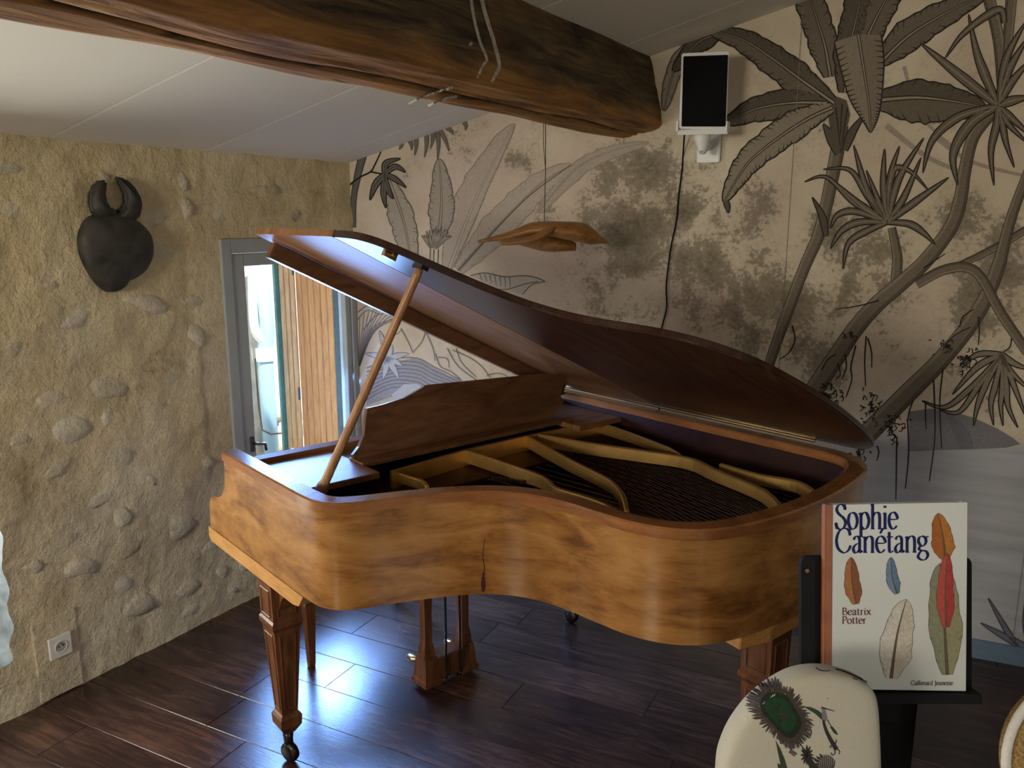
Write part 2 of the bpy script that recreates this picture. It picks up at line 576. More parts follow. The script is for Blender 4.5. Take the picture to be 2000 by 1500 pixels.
# mural wallpaper ground: masks stored on the wall mesh, stippled by noise
m, nt, b = new_mat('mural_wallpaper')
b.inputs['Roughness'].default_value = 0.8
b.inputs['Specular IOR Level'].default_value = 0.2
tc = N(nt, 'ShaderNodeTexCoord')
aF = N(nt, 'ShaderNodeAttribute', attribute_name='foliage')
aP = N(nt, 'ShaderNodeAttribute', attribute_name='rose')
aW = N(nt, 'ShaderNodeAttribute', attribute_name='lake_daylight')
nb = N(nt, 'ShaderNodeTexNoise', Scale=5.0, Detail=5.0, Roughness=0.6)
nf = N(nt, 'ShaderNodeTexNoise', Scale=62.0, Detail=6.0, Roughness=0.75)
nm = N(nt, 'ShaderNodeTexNoise', Scale=7.5, Detail=6.0, Roughness=0.62, Distortion=0.4)
for n in (nb, nf, nm):
    nt.links.new(tc.outputs['Object'], n.inputs['Vector'])
base = ramp(nt, [(0.3, (0.56, 0.475, 0.35)), (0.7, (0.70, 0.615, 0.475))])
nt.links.new(nb.outputs['Fac'], base.inputs['Fac'])
mxP = N(nt, 'ShaderNodeMix', data_type='RGBA')
nt.links.new(aP.outputs['Fac'], mxP.inputs['Factor'])
nt.links.new(base.outputs[0], mxP.inputs['A'])
mxP.inputs['B'].default_value = (0.52, 0.405, 0.335, 1)
# stipple threshold
s1 = N(nt, 'ShaderNodeMath', operation='MULTIPLY_ADD')
s1.inputs[1].default_value = 1.3
nt.links.new(nf.outputs['Fac'], s1.inputs[0])
s0 = N(nt, 'ShaderNodeMath', operation='MULTIPLY')
s0.inputs[1].default_value = 1.5
nt.links.new(nm.outputs['Fac'], s0.inputs[0])
nt.links.new(s0.outputs[0], s1.inputs[2])
s2 = N(nt, 'ShaderNodeMath', operation='MULTIPLY_ADD')
s2.inputs[1].default_value = 0.85
nt.links.new(aF.outputs['Fac'], s2.inputs[0])
nt.links.new(s1.outputs[0], s2.inputs[2])
mr = N(nt, 'ShaderNodeMapRange')
mr.inputs['From Min'].default_value = 1.50
mr.inputs['From Max'].default_value = 2.35
nt.links.new(s2.outputs[0], mr.inputs['Value'])
mr2 = N(nt, 'ShaderNodeMapRange')
mr2.inputs['From Min'].default_value = 1.80
mr2.inputs['From Max'].default_value = 1.90
mr2.inputs['To Max'].default_value = 0.38
nt.links.new(s2.outputs[0], mr2.inputs['Value'])
mr.inputs['To Max'].default_value = 0.62
mx_ = N(nt, 'ShaderNodeMath', operation='ADD', use_clamp=True)
nt.links.new(mr.outputs[0], mx_.inputs[0])
nt.links.new(mr2.outputs[0], mx_.inputs[1])
mxF = N(nt, 'ShaderNodeMix', data_type='RGBA')
nt.links.new(mx_.outputs[0], mxF.inputs['Factor'])
nt.links.new(mxP.outputs['Result'], mxF.inputs['A'])
mxF.inputs['B'].default_value = (0.165, 0.135, 0.092, 1)
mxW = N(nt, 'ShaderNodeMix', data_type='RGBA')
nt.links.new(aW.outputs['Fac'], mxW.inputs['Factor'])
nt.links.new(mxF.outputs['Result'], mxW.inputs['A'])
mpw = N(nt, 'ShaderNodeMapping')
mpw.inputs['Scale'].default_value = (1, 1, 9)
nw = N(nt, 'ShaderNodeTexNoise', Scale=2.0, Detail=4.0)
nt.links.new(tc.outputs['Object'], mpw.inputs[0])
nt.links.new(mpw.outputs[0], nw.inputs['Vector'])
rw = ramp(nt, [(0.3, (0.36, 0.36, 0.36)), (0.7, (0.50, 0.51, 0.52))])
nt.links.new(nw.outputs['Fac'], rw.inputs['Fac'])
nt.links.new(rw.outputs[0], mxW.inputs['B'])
nt.links.new(mxW.outputs['Result'], b.inputs['Base Color'])
M['mural'] = m


# ------------------------------------------------------------------ flat print drawn as thin shapes
class Ink:
    """thin printed shapes; mapper(u, v, layer) gives the point on the surface"""

    def __init__(self, mapper):
        self.v, self.f, self.c, self.m = [], [], [], mapper

    def strip(self, left, right, colour, layer):
        k = len(self.v)
        for a, b in zip(left, right):
            self.v += [self.m(a[0], a[1], layer), self.m(b[0], b[1], layer)]
            self.c += [colour, colour]
        for i in range(len(left) - 1):
            q = k + 2 * i
            self.f.append((q, q + 1, q + 3, q + 2))

    def poly(self, pts, colour, layer):
        k = len(self.v)
        for p in pts:
            self.v.append(self.m(p[0], p[1], layer))
            self.c.append(colour)
        self.f.append(tuple(range(k, k + len(pts))))

    @staticmethod
    def sides(pts, widths):
        L, Rr = [], []
        n = len(pts)
        for i, p in enumerate(pts):
            a, c = pts[max(i - 1, 0)], pts[min(i + 1, n - 1)]
            dx, dy = c[0] - a[0], c[1] - a[1]
            l = math.hypot(dx, dy) or 1.0
            wl = widths[i] / 2 if isinstance(widths, (list, tuple)) else widths / 2
            L.append((p[0] - dy / l * wl, p[1] + dx / l * wl))
            Rr.append((p[0] + dy / l * wl, p[1] - dx / l * wl))
        return L, Rr

    def stroke(self, pts, w0, w1=None, colour=(0, 0, 0), layer=3, n=6, smooth=True):
        p = catmull(pts, n) if smooth and len(pts) > 2 else pts
        w1 = w0 if w1 is None else w1
        ws = [w0 + (w1 - w0) * i / (len(p) - 1) for i in range(len(p))]
        L, Rr = self.sides(p, ws)
        self.strip(L, Rr, colour, layer)

    def blade(self, pts, w, fill, edge, layer=3, n=7, lw=2.8, rib=None):
        """spiky leaf from its base (first point) to its tip"""
        p = catmull(pts, n) if len(pts) > 2 else catmull([pts[0], ((pts[0][0] + pts[1][0]) / 2, (pts[0][1] + pts[1][1]) / 2), pts[1]], n)
        k = len(p) - 1
        prof = [max(0.0, (0.55 + 0.9 * (i / k)) if i / k < 0.4 else 0.91 * (1 - ((i / k - 0.4) / 0.6) ** 1.5)) for i in range(k + 1)]
        L, Rr = self.sides(p, [w * q + lw for q in prof])
        self.strip(L, Rr, edge, layer)
        L, Rr = self.sides(p, [max(0.0, w * q - lw * 0.7) for q in prof])
        self.strip(L, Rr, fill, layer + 0.5)
        if rib:
            L, Rr = self.sides(p, [max(0.4, w * q * 0.22) for q in prof])
            self.strip(L, Rr, rib, layer + 0.7)

    def leaf(self, mid, wl, wr, fill, edge, rib, layer=3, n=7, lw=3.0, ticks=10, fill2=None, open_end=False, seed=1):
        """broad banana leaf: midrib from base to tip, half widths either side"""
        rd = random.Random(seed)
        p = catmull(mid, n)
        k = len(p) - 1

        def prof(s):
            if open_end:
                return min(1.0, 0.35 + s * 2.2) if s < 0.3 else 1.0
            return min(1.0, 0.30 + 2.4 * s) * max(0.0, 1 - s ** 3.2) ** 0.8

        wob = [1 + 0.05 * math.sin(i * 2.3 + seed) + 0.04 * math.sin(i * 5.1) for i in range(k + 1)]
        wsL = [wl * prof(i / k) * wob[i] for i in range(k + 1)]
        wsR = [wr * prof(i / k) * wob[-i] for i in range(k + 1)]
        for grow, colour, lay in ((lw, edge, layer), (0.0, None, layer + 0.4)):
            L, _ = self.sides(p, [2 * (q + grow) for q in wsL])
            _, Rr = self.sides(p, [2 * (q + grow) for q in wsR])
            self.strip(L, p, colour or fill, lay)
            self.strip(p, Rr, colour or (fill2 or fill), lay)
        L, _ = self.sides(p, [2 * q for q in wsL])
        _, Rr = self.sides(p, [2 * q for q in wsR])
        if edge:
            for side in (L, Rr):
                for j in range(ticks):
                    s = 0.10 + 0.82 * (j + rd.random() * 0.7) / ticks
                    i = min(k - 1, max(1, int(s * k)))
                    a = side[i]
                    c = p[max(0, i - 2)]
                    ln = rd.uniform(0.18, 0.42)
                    b2 = (a[0] + (c[0] - a[0]) * ln, a[1] + (c[1] - a[1]) * ln)
                    self.stroke([a, b2], lw * 0.75, 0.5, edge, layer + 0.7, smooth=False)
        rw = max(2.0, 0.10 * (wl + wr))
        self.stroke(p, rw + lw, lw, edge, layer + 0.8, smooth=False)
        self.stroke(p, rw * 0.75, 0.8, rib, layer + 0.95, smooth=False)

    def build(self, name, mat, parent=None, inv=None):
        vs_ = [inv @ x for x in self.v] if inv is not None else self.v
        o = mesh_obj(name, vs_, self.f, mat, parent)
        a = o.data.color_attributes.new('ink', 'FLOAT_COLOR', 'POINT')
        a.data.foreach_set('color', [x for c in self.c for x in (*c, 1.0)])
        return o


def surface_mapper(obj_list, eps=0.0004, shift=None):
    """map photograph positions onto real surfaces (nearest hit seen from the camera)"""
    dg = bpy.context.evaluated_depsgraph_get()
    trees = []
    for o in obj_list:
        bm = bmesh.new()
        bm.from_mesh(o.data)
        bm.transform(full_matrix(o))
        trees.append(BVHTree.FromBMesh(bm))
        bm.free()

    def f(u, v, layer):
        d = ray(u, v).normalized()
        best = None
        for t in trees:
            h = t.ray_cast(CAM, d)
            if h[0] is not None and (best is None or h[3] < best[3]):
                best = h
        if best is None:
            return CAM + d * 1.4
        n = best[1] if best[1].dot(d) < 0 else -best[1]
        return best[0] + n * (eps * (1 + layer))
    return f


def full_matrix(o):
    m = o.matrix_basis.copy()
    while o.parent:
        o = o.parent
        m = o.matrix_basis @ m
    return m

# ================================================================== SETTING
# ---- floor of planks (planks run a little askew of the walls)
PLA = math.atan(0.067)
pd = Vector((math.cos(PLA), math.sin(PLA), 0))
pn = Vector((-math.sin(PLA), math.cos(PLA), 0))
floor = mesh_obj('floor', [(-2.9, -2.7, -0.012), (3.1, -2.7, -0.012), (3.1, 4.0, -0.012), (-2.9, 3.4, -0.012)], [(0, 1, 2, 3)], M['darkwood'])
tag(floor, 'dark brown wood plank floor', kind='structure')
PW, PL = 0.185, 1.28
pb = box_bm((0.0006, 0.0006, -0.011), (PL - 0.0006, PW - 0.0006, 0.0), 0.0013, 1)
pme_o = bm_obj('plank', pb, M['plank'], floor)
pme = pme_o.data
off0 = (Vector((-2.0, 1.65, 0)).dot(pn)) % PW
first = True
for r_ in range(-14, 26):
    y0 = off0 + (r_ - 1) * PW
    sh = random.uniform(0, PL)
    for c_ in range(-4, 5):
        x0 = c_ * PL + sh - 1.0
        p = pd * x0 + pn * y0
        ctr = p + pd * PL / 2 + pn * PW / 2
        ylim = YC + SK * (ctr.x - XW)
        if ctr.x < XW - PL * 0.45 or ctr.x > 2.2 or ctr.y > ylim + 0.13 or ctr.y < -0.6:
            continue
        o = pme_o if first else bpy.data.objects.new('plank', pme)
        if not first:
            link(o, floor)
        first = False
        o.location = p
        o.rotation_euler = (0, 0, PLA)

# ---- stone wall (left): displaced mortar face with two window openings
OPEN = [(2.345, 3.4, 0.44, 1.632), (0.25, 1.36, 0.21, 1.52)]


def wall_disp(y, z):
    p = Vector((y * 1.0, z * 1.0, 3.7))
    d = noise.noise(p * 2.2) * 0.016 + noise.noise(p * 7.0) * 0.012 + noise.noise(p * 17.0) * 0.007
    return d


def build_stone_wall():
    y_lo, y_hi = -2.62, YC
    ys = []
    y = y_lo
    while y < 1.0:
        ys.append(y)
        y += 0.06
    while y < y_hi:
        ys.append(y)
        y += 0.0165
    ys.append(y_hi)
    nz_ = 120
    verts, faces, idx = [], [], {}
    for i, y in enumerate(ys):
        for k in range(nz_ + 1):
            z = 2.0 * k / nz_
            yy, zz = y, z
            # ragged but smooth edge around the left opening
            wy = max(0.0, 1 - abs(y - OPEN[1][1]) / 0.09)
            yy += wy * (noise.noise(Vector((z * 6, 1.3, 0))) * 0.04 + noise.noise(Vector((z * 17, 4.3, 0))) * 0.02)
            wz = max(0.0, 1 - abs(z - OPEN[1][2]) / 0.09) if y < 1.5 else 0.0
            zz += wz * noise.noise(Vector((y * 9, 8.3, 0))) * 0.035
            d = wall_disp(yy, zz)
            # calm next to the window frame so that the plaster meets it cleanly
            if y > 2.2 and 0.4 < z < 1.7:
                d *= 0.25
            idx[i, k] = len(verts)
            verts.append((XW + d, yy, zz))
    def inside(y, z):
        if OPEN[0][0] < y < OPEN[0][1] and OPEN[0][2] < z < OPEN[0][3]:
            return True
        return OPEN[1][0] < y < OPEN[1][1] and OPEN[1][2] < z < OPEN[1][3]
    for i in range(len(ys) - 1):
        for k in range(nz_):
            yc, zc = (ys[i] + ys[i + 1]) / 2, 2.0 * (k + .5) / nz_
            if inside(yc, zc):
                continue
            faces.append((idx[i, k], idx[i + 1, k], idx[i + 1, k + 1], idx[i, k + 1]))
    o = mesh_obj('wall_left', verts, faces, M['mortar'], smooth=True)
    tag(o, 'rough stone and ochre lime mortar wall', kind='structure')
    return o


wall_left = build_stone_wall()

# rubble stones sitting in the mortar
stone_meshes = []
for k in range(9):
    bm = bmesh.new()
    bmesh.ops.create_icosphere(bm, subdivisions=2, radius=1.0)
    sd = Vector((k * 7.1, k * 3.3, k * 1.7))
    bmesh.ops.delete(bm, geom=[v for v in bm.verts if v.co.x < -0.25], context='VERTS')
    for v in bm.verts:
        p = v.co.copy()
        # squarish rubble outline
        q = Vector((math.copysign(abs(p.x) ** 0.42, p.x), math.copysign(abs(p.y) ** 0.72, p.y), math.copysign(abs(p.z) ** 0.72, p.z)))
        s = 1 + 0.34 * noise.noise(p * 1.4 + sd) + 0.16 * noise.noise(p * 3.3 + sd)
        v.co = Vector((q.x * (1 + 0.22 * noise.noise(p * 2.6 - sd)), q.y * s, q.z * s))
    cr_ = random.Random(100 + k)
    for j in range(9):      # chipped faces
        nn = Vector((cr_.uniform(0.5, 1.2), cr_.uniform(-1, 1), cr_.uniform(-1, 1))).normalized()
        lim = cr_.uniform(0.70, 0.95) * max(v.co.dot(nn) for v in bm.verts)
        for v in bm.verts:
            d = v.co.dot(nn) - lim
            if d > 0:
                v.co -= nn * d
    me = bpy.data.meshes.new('stone')
    bm.to_mesh(me)
    bm.free()
    for p in me.polygons:
        p.use_smooth = True
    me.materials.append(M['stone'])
    stone_meshes.append(me)


def stone_at(y, z, hy, hz, proud, rot, k):
    o = bpy.data.objects.new('stone', stone_meshes[k % 9])
    link(o, wall_left)
    depth = 0.05
    o.scale = (depth, hy, hz)
    o.rotation_euler = (rot, 0, 0)
    o.location = (XW + wall_disp(y, z) * 0.4 - depth * 0.92 + proud, y, z)


def blocked(y, z, hy, hz):
    if y + hy > 2.33 and z + hz > 0.46 - .02 and z - hz < 1.66:
        return True
    if OPEN[1][0] - hy < y < OPEN[1][1] + 0.03 + hy and OPEN[1][2] - 0.04 - hz < z < OPEN[1][3] + hz:
        return True
    if abs(y - 1.495) < 0.11 + hy * 0.8 and z < 0.34 + hz * 0.5:       # smooth plaster chase around the socket
        return True
    return y + hy > YC - 0.01 or z - hz < 0.004


SR = random.Random(21)
# courses of rubble
z = 0.02
kk = 0
while z < 1.9:
    ch = SR.uniform(0.085, 0.15)
    y = 0.95 + SR.uniform(0, 0.2)
    while y < YC:
        wdt = SR.uniform(0.09, 0.27)
        hy, hz = wdt * 0.46, ch * SR.uniform(0.38, 0.5)
        yy, zz = y + wdt / 2, z + ch / 2 + SR.uniform(-0.02, 0.02)
        y += wdt + SR.uniform(0.0, 0.05)
        kk += 1
        if blocked(yy, zz, hy, hz) or SR.random() < 0.16:
            continue
        low = 1.0 - min(1, zz / 1.9)
        proud = SR.uniform(0.001, 0.014) + low * 0.006
        stone_at(yy, zz, hy, hz, proud, SR.uniform(-0.25, 0.25), kk)
    z += ch + 0.006

for i, (yy, zz, hy, hz) in enumerate(((1.45, 0.52, .05, .05), (1.46, 0.66, .06, .045), (1.44, 0.80, .045, .06), (1.46, 0.97, .06, .06), (1.45, 1.13, .05, .07), (1.47, 1.3, .07, .06), (1.30, 0.11, .09, .05))):
    stone_at(yy, zz, hy, hz, 0.006, 0.2 * math.sin(i * 3), i)

# ---- ceiling of smooth boards, joints running up the slope
ceiling = mesh_obj('ceiling', [(-3.15, -2.7, ceil_z(-3.15) + .06), (3.1, -2.7, ceil_z(3.1) + .06), (3.1, 4.2, ceil_z(3.1) + .06), (-3.15, 3.6, ceil_z(-3.15) + .06)], [(0, 1, 2, 3)], M['plaster'])
tag(ceiling, 'sloping off-white boarded ceiling', kind='structure')
seams = [-2.7, -2.0, -1.31, -0.62, 0.07, 0.76, 1.45 + .25, 2.34, 3.0, 3.9]
for a, c in zip(seams, seams[1:]):
    dy = 0.05
    vs_, fs_ = [], []
    g = 0.0015
    quad = [(-2.86, a + g - 0.03), (3.0, a + g + 0.45), (3.0, c - g + 0.45), (-2.86, c - g - 0.03)]
    bm = bmesh.new()
    lo = [bm.verts.new((x, y_, ceil_z(x))) for x, y_ in quad]
    hi = [bm.verts.new((x, y_, ceil_z(x) + 0.014)) for x, y_ in quad]
    bm.faces.new(lo)
    bm.faces.new(hi)
    for i in range(4):
        bm.faces.new((lo[i], lo[(i + 1) % 4], hi[(i + 1) % 4], hi[i]))
    bmesh.ops.bevel(bm, geom=bm.edges[:], offset=0.002, segments=1, affect='EDGES')
    bm_obj('panel', bm, M['ceiling'], ceiling)

# ---- mural wall: paper ground carrying masks
FOL = [  # u, v, ru, rv, amount : soft clumps of printed foliage
    (1195, 330, 55, 60, .75), (1262, 335, 80, 75, .9), (1185, 425, 60, 55, .8), (1240, 450, 110, 85, .95), (1330, 400, 75, 80, .75), (1225, 520, 70, 40, .7),
    (1370, 520, 75, 75, .95), (1330, 610, 90, 60, .5), (1480, 410, 60, 60, .6), (1400, 430, 45, 60, .7), (1500, 570, 75, 80, .95), (1470, 660, 60, 60, .7),
    (1560, 600, 70, 70, .8), (1590, 680, 60, 50, .7), (1640, 450, 70, 70, .8), (1700, 500, 70, 60, .8), (1660, 560, 40, 60, .7), (1740, 560, 70, 60, .6),
    (1880, 430, 70, 60, .8), (1950, 470, 70, 60, .8), (1900, 590, 60, 70, .8), (1960, 540, 60, 50, .8), (1610, 740, 60, 40, .7), (1860, 700, 60, 50, .5), (1760, 700, 70, 50, .4),
    (1960, 620, 60, 80, .7), (860, 290, 40, 60, .35), (900, 260, 60, 60, .4), (1020, 300, 70, 60, .35), (770, 350, 30, 60, .3), (1060, 410, 30, 30, .4),
    (1120, 480, 80, 40, .3), (1170, 560, 80, 50, .55), (1240, 600, 80, 50, .55), (1410, 620, 40, 60, .6), (1440, 590, 30, 90, .8), (1430, 720, 60, 60, .7), (1120, 330, 40, 70, .1),
    (1560, 300, 60, 60, .25), (1640, 180, 120, 120, .25), (1850, 200, 90, 90, .3), (985, 690, 40, 60, .35), (1960, 760, 40, 60, .5), (1690, 640, 60, 60, .5)]
ROSE = [(1140, 380, 110, 110, .6), (1120, 520, 160, 90, .8), (950, 380, 120, 140, .5), (1500, 400, 60, 60, .8), (1340, 580, 120, 70, .8), (1340, 660, 80, 50, .7),
        (800, 350, 60, 80, .2), (1950, 150, 120, 120, .4), (1870, 560, 120, 90, .4), (1750, 640, 120, 80, .4), (1650, 300, 200, 140, .25)]


def mask(lst, u, v):
    s = 0.0
    for (a, b_, ru, rv, am) in lst:
        d = ((u - a) / ru) ** 2 + ((v - b_) / rv) ** 2
        if d < 6:
            s = max(s, am * math.exp(-d * 0.8))
    return s


def to_px(p):
    q = p - CAM
    z_ = q.dot(fw)
    return 1000 + F * q.dot(rt) / z_, 750 - F * q.dot(up) / z_


def build_mural():
    nx, nz_ = 240, 110
    L = 6.1
    verts, faces, fol, rose, lake_daylight = [], [], [], [], []
    for i in range(nx + 1):
        s = -0.02 + 3.6 * i / (nx - 20) if i <= nx - 20 else 3.58 + (L - 3.58) * (i - nx + 20) / 20
        p = MP + MDIR * s
        zt = ceil_z(p.x) + 0.03
        for k in range(nz_ + 1):
            q = Vector((p.x, p.y, zt * k / nz_))
            verts.append(q)
            u, v = to_px(q)
            if s > 3.6:
                u, v = 1500 + (s * 310) % 450, v
            fol.append(mask(FOL, u, v) if v < 900 else 0.0)
            rose.append(mask(ROSE, u, v))
            # lake below the far shore, soft edge, only right of the piano, cool daylight mixed in
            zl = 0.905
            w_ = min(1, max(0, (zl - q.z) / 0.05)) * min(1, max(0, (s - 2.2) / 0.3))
            w2 = 0.55 * min(1, max(0, (1.0 - q.z) / 0.3)) * min(1, max(0, (0.9 - s) / 0.5))  # grey of the window's daylight painted onto the lower left
            lake_daylight.append(max(w_, w2))
    for i in range(nx):
        for k in range(nz_):
            a = i * (nz_ + 1) + k
            faces.append((a, a + nz_ + 1, a + nz_ + 2, a + 1))
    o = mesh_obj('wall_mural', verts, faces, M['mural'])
    for nm_, arr in (('foliage', fol), ('rose', rose), ('lake_daylight', lake_daylight)):
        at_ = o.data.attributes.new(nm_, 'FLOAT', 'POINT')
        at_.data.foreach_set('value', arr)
    tag(o, 'wall papered with a sepia jungle mural', kind='structure')
    return o


wall_mural = build_mural()
# gable masonry behind the paper
gm = bmesh.new()
prism_bm([(XW - 0.22, YC + 0.06 - SK * .2), (3.1, YC + 0.06 + SK * 5.93), (3.1, YC + .4 + SK * 5.93), (XW - 0.22, YC + 0.4)], 0, 3.6, gm)
gab = bm_obj('wall_gable_masonry', gm, M['outwall'])
tag(gab, 'gable masonry behind the papered wall', kind='structure')

bb = bmesh.new()
a, c = MP + MN * 0.001, MP + MDIR * 6.0 + MN * 0.001
box_pts = [(a.x, a.y), (c.x, c.y), (c.x + MN.x * .012, c.y + MN.y * .012), (a.x + MN.x * .012, a.y + MN.y * .012)]
prism_bm(box_pts, 0.0, 0.077, bb)
base_o = bm_obj('baseboard_mural', bb, M['baseboard'])
tag(base_o, 'low blue-grey skirting board under the mural', kind='structure')

# ---- rear and right walls with their window openings (behind and beside the camera)


def wall_with_hole(name, axis, at, lo, hi, hole, top, label):
    """flat wall in plane axis=at between lo..hi, hole (a, b, z0, z1)"""
    ha, hb, z0, z1 = hole
    bm = bmesh.new()
    for (a, b_, c0, c1) in ((lo, ha, 0, top), (hb, hi, 0, top), (ha, hb, 0, z0), (ha, hb, z1, top)):
        if axis == 'y':
            box_bm((a, at - 0.1, c0), (b_, at, c1), 0, bm=bm)
        else:
            box_bm((at, a, c0), (at + 0.1, b_, c1), 0, bm=bm)
    o = bm_obj(name, bm, M['rearwall'])
    tag(o, label, kind='structure')


wall_with_hole('wall_rear', 'y', -2.56, -2.95, 3.1, (-1.85, -0.75, 1.45, 2.15), 3.6, 'ochre plaster wall behind the viewer with a window opening')
wall_with_hole('wall_right', 'x', 3.0, -2.6, 4.2, (-1.05, -0.15, 0.95, 1.95), 3.6, 'ochre plaster wall at the right with a window opening')

# ---- reveal of the left window (splayed, rough, limewashed)
def reveal_left():
    y0, y1, z0, z1 = OPEN[1]
    vs_, fs_ = [], []
    ring = []
    n = 14
    for i in range(n):
        ring.append((y0 + (y1 + 0.05 - y0) * i / n, z0 - 0.04))
    for i in range(n):
        ring.append((y1 + 0.05, z0 - 0.04 + (z1 + 0.04 - z0) * i / n))
    for i in range(n):
        ring.append((y1 + 0.05 - (y1 + .05 - y0) * i / n, z1))
    for i in range(n):
        ring.append((y0, z1 - (z1 - z0 + 0.04) * i / n))
    cy, cz = (y0 + y1) / 2, (z0 + z1) / 2
    depth = [-0.012, -0.10, -0.2, -0.3, -0.42]
    for j, d in enumerate(depth):
        for (y, z_) in ring:
            f = 1 - 0.22 * (-d / 0.42)
            w_ = noise.noise(Vector((y * 9, z_ * 9, d * 12))) * 0.012
            vs_.append((XW + d + w_, cy + (y - cy) * f, cz + (z_ - cz) * f + w_))
    m_ = len(ring)
    for j in range(len(depth) - 1):
        for i in range(m_):
            a = j * m_ + i
            b_ = j * m_ + (i + 1) % m_
            fs_.append((a, b_, b_ + m_, a + m_))
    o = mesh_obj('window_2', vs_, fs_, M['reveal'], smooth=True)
    tag(o, 'bright whitewashed reveal of a second window at the left edge', kind='structure')


reveal_left()

# ---- window 1 : grey painted frame flush in the stone wall, right beside the corner
win = bpy.data.objects.new('window_1', None)
col.objects.link(win)
tag(win, 'grey painted window beside the corner, open shutters outside', kind='structure')
FX0, FX1 = XW - 0.05, XW + 0.012
YA, YB, ZA, ZB = 2.345, 3.166, 0.44, 1.632
box('frame_stile', (FX0, YA, ZA), (FX1, YA + 0.052, ZB), M['frame'], win, 0.004)
box('frame_stile', (FX0, YB - 0.035, ZA), (FX1, YB, ZB), M['frame'], win, 0.004)
box('frame_head', (FX0, YA + 0.052, ZB - 0.062), (FX1, YB - 0.035, ZB), M['frame'], win, 0.004)
box('frame_sill', (FX0 - 0.05, YA + 0.052, ZA), (FX1 + 0.02, YB - 0.035, ZA + 0.05), M['frame'], win, 0.004)
CX0, CX1 = XW - 0.045, XW + 0.004
sash = box('sash_stile', (CX0, YA + 0.055, ZA + 0.053), (CX1, 2.468, ZB - 0.065), M['frame'], win, 0.005)
box('sash_stile', (CX0, 3.092, ZA + 0.053), (CX1, YB - 0.038, ZB - 0.065), M['frame'], win, 0.005)
box('sash_rail', (CX0, 2.468, ZB - 0.118), (CX1, 3.092, ZB - 0.065), M['frame'], win, 0.005)
box('sash_rail', (CX0, 2.468, ZA + 0.053), (CX1, 3.092, ZA + 0.115), M['frame'], win, 0.005)
box('glass_pane', (XW - 0.025, 2.46, ZA + 0.11), (XW - 0.021, 3.10, ZB - 0.11), M['glass'], win, 0)
hb = box_bm((FX1 - 0.004, 2.432, 0.69), (FX1 + 0.004, 2.452, 0.76), 0.002)
bm_obj('latch_plate', hb, M['hook'], win)
hb = tube_bm([(FX1, 2.442, 0.73), (FX1 + 0.035, 2.452, 0.73), (FX1 + 0.04, 2.478, 0.725), (FX1 + 0.04, 2.482, 0.695)], 0.007, 8)
bm_obj('latch_handle', hb, M['hook'], win, True)
# reveals outside the frame
box('outer_reveal', (XW - 0.24, YA - 0.05, ZA - 0.03), (FX0, YA, ZB + 0.03), M['outwall'], win, 0)
box('outer_lintel', (XW - 0.24, YA - 0.05, ZB), (FX0, YB + 0.04, ZB + 0.2), M['outwall'], win, 0)
box('outer_sill', (XW - 0.30, YA - 0.05, ZA - 0.08), (FX0, YB + 0.04, ZA), M['outwall'], win, 0)
box('jamb_strip', (XW - 0.155, YB + 0.003, ZA), (FX0, YB + 0.04, ZB), M['jamb'], win, 0.004)

# folding shutter outside: two leaves of tongue-and-groove boards
sh = thing('folding_shutter', 'orange-brown boarded folding shutter standing open outside the window', 'shutter', (XW - 0.16, YB + 0.02, 0.44))


def shutter_leaf(p0, p1, nb, mat, z0=0.02, z1=1.14):
    d = Vector((p1[0] - p0[0], p1[1] - p0[1], 0))
    ln = d.length
    ang = math.atan2(d.y, d.x)
    bw = ln / nb
    for i in range(nb):
        b_ = box_bm((i * bw + 0.0012, -0.010, z0), ((i + 1) * bw - 0.0012, 0.010, z1), 0.0035, 1)
        xform(b_, Matrix.Translation((p0[0], p0[1], 0)) @ Matrix.Rotation(ang, 4, 'Z'))
        bm_obj('board', b_, mat, sh)


shutter_leaf((0.0, 0.0), (-0.268, 0.004), 6, M['shutter'])
shutter_leaf((-0.272, -0.004), (-0.345, -0.045), 3, M['shutter2'])
bm_obj('edge_strip', box_bm((-0.362, -0.075, 0.0), (-0.345, -0.035, 1.16), 0.003), M['green'], sh)
for zz in (0.30, 0.98):
    bm_obj('hinge', tube_bm([(-0.270, -0.016, zz), (-0.270, -0.016, zz + 0.07)], 0.006, 8), M['hook'], sh)

# house across the lane, drain pipe, loose stones
nb = bmesh.new()
box_bm((-5.6, -1.0, -1.5), (-5.2, 10.0, 5.5), 0.0, bm=nb)
nbw = bm_obj('neighbour_wall', nb, M['outwall'])
tag(nbw, 'sunlit pale wall of the house across the lane', 'building')
gr = mesh_obj('lane_ground', [(-5.3, -3, -0.6), (-2.85, -3, -0.6), (-2.85, 10, -0.6), (-5.3, 10, -0.6)], [(0, 1, 2, 3)], M['outground'])
tag(gr, 'pale ground of the lane outside', kind='structure')


def ext(u, v, x):
    d = ray(u, v)
    return CAM + d * (x / d.x)


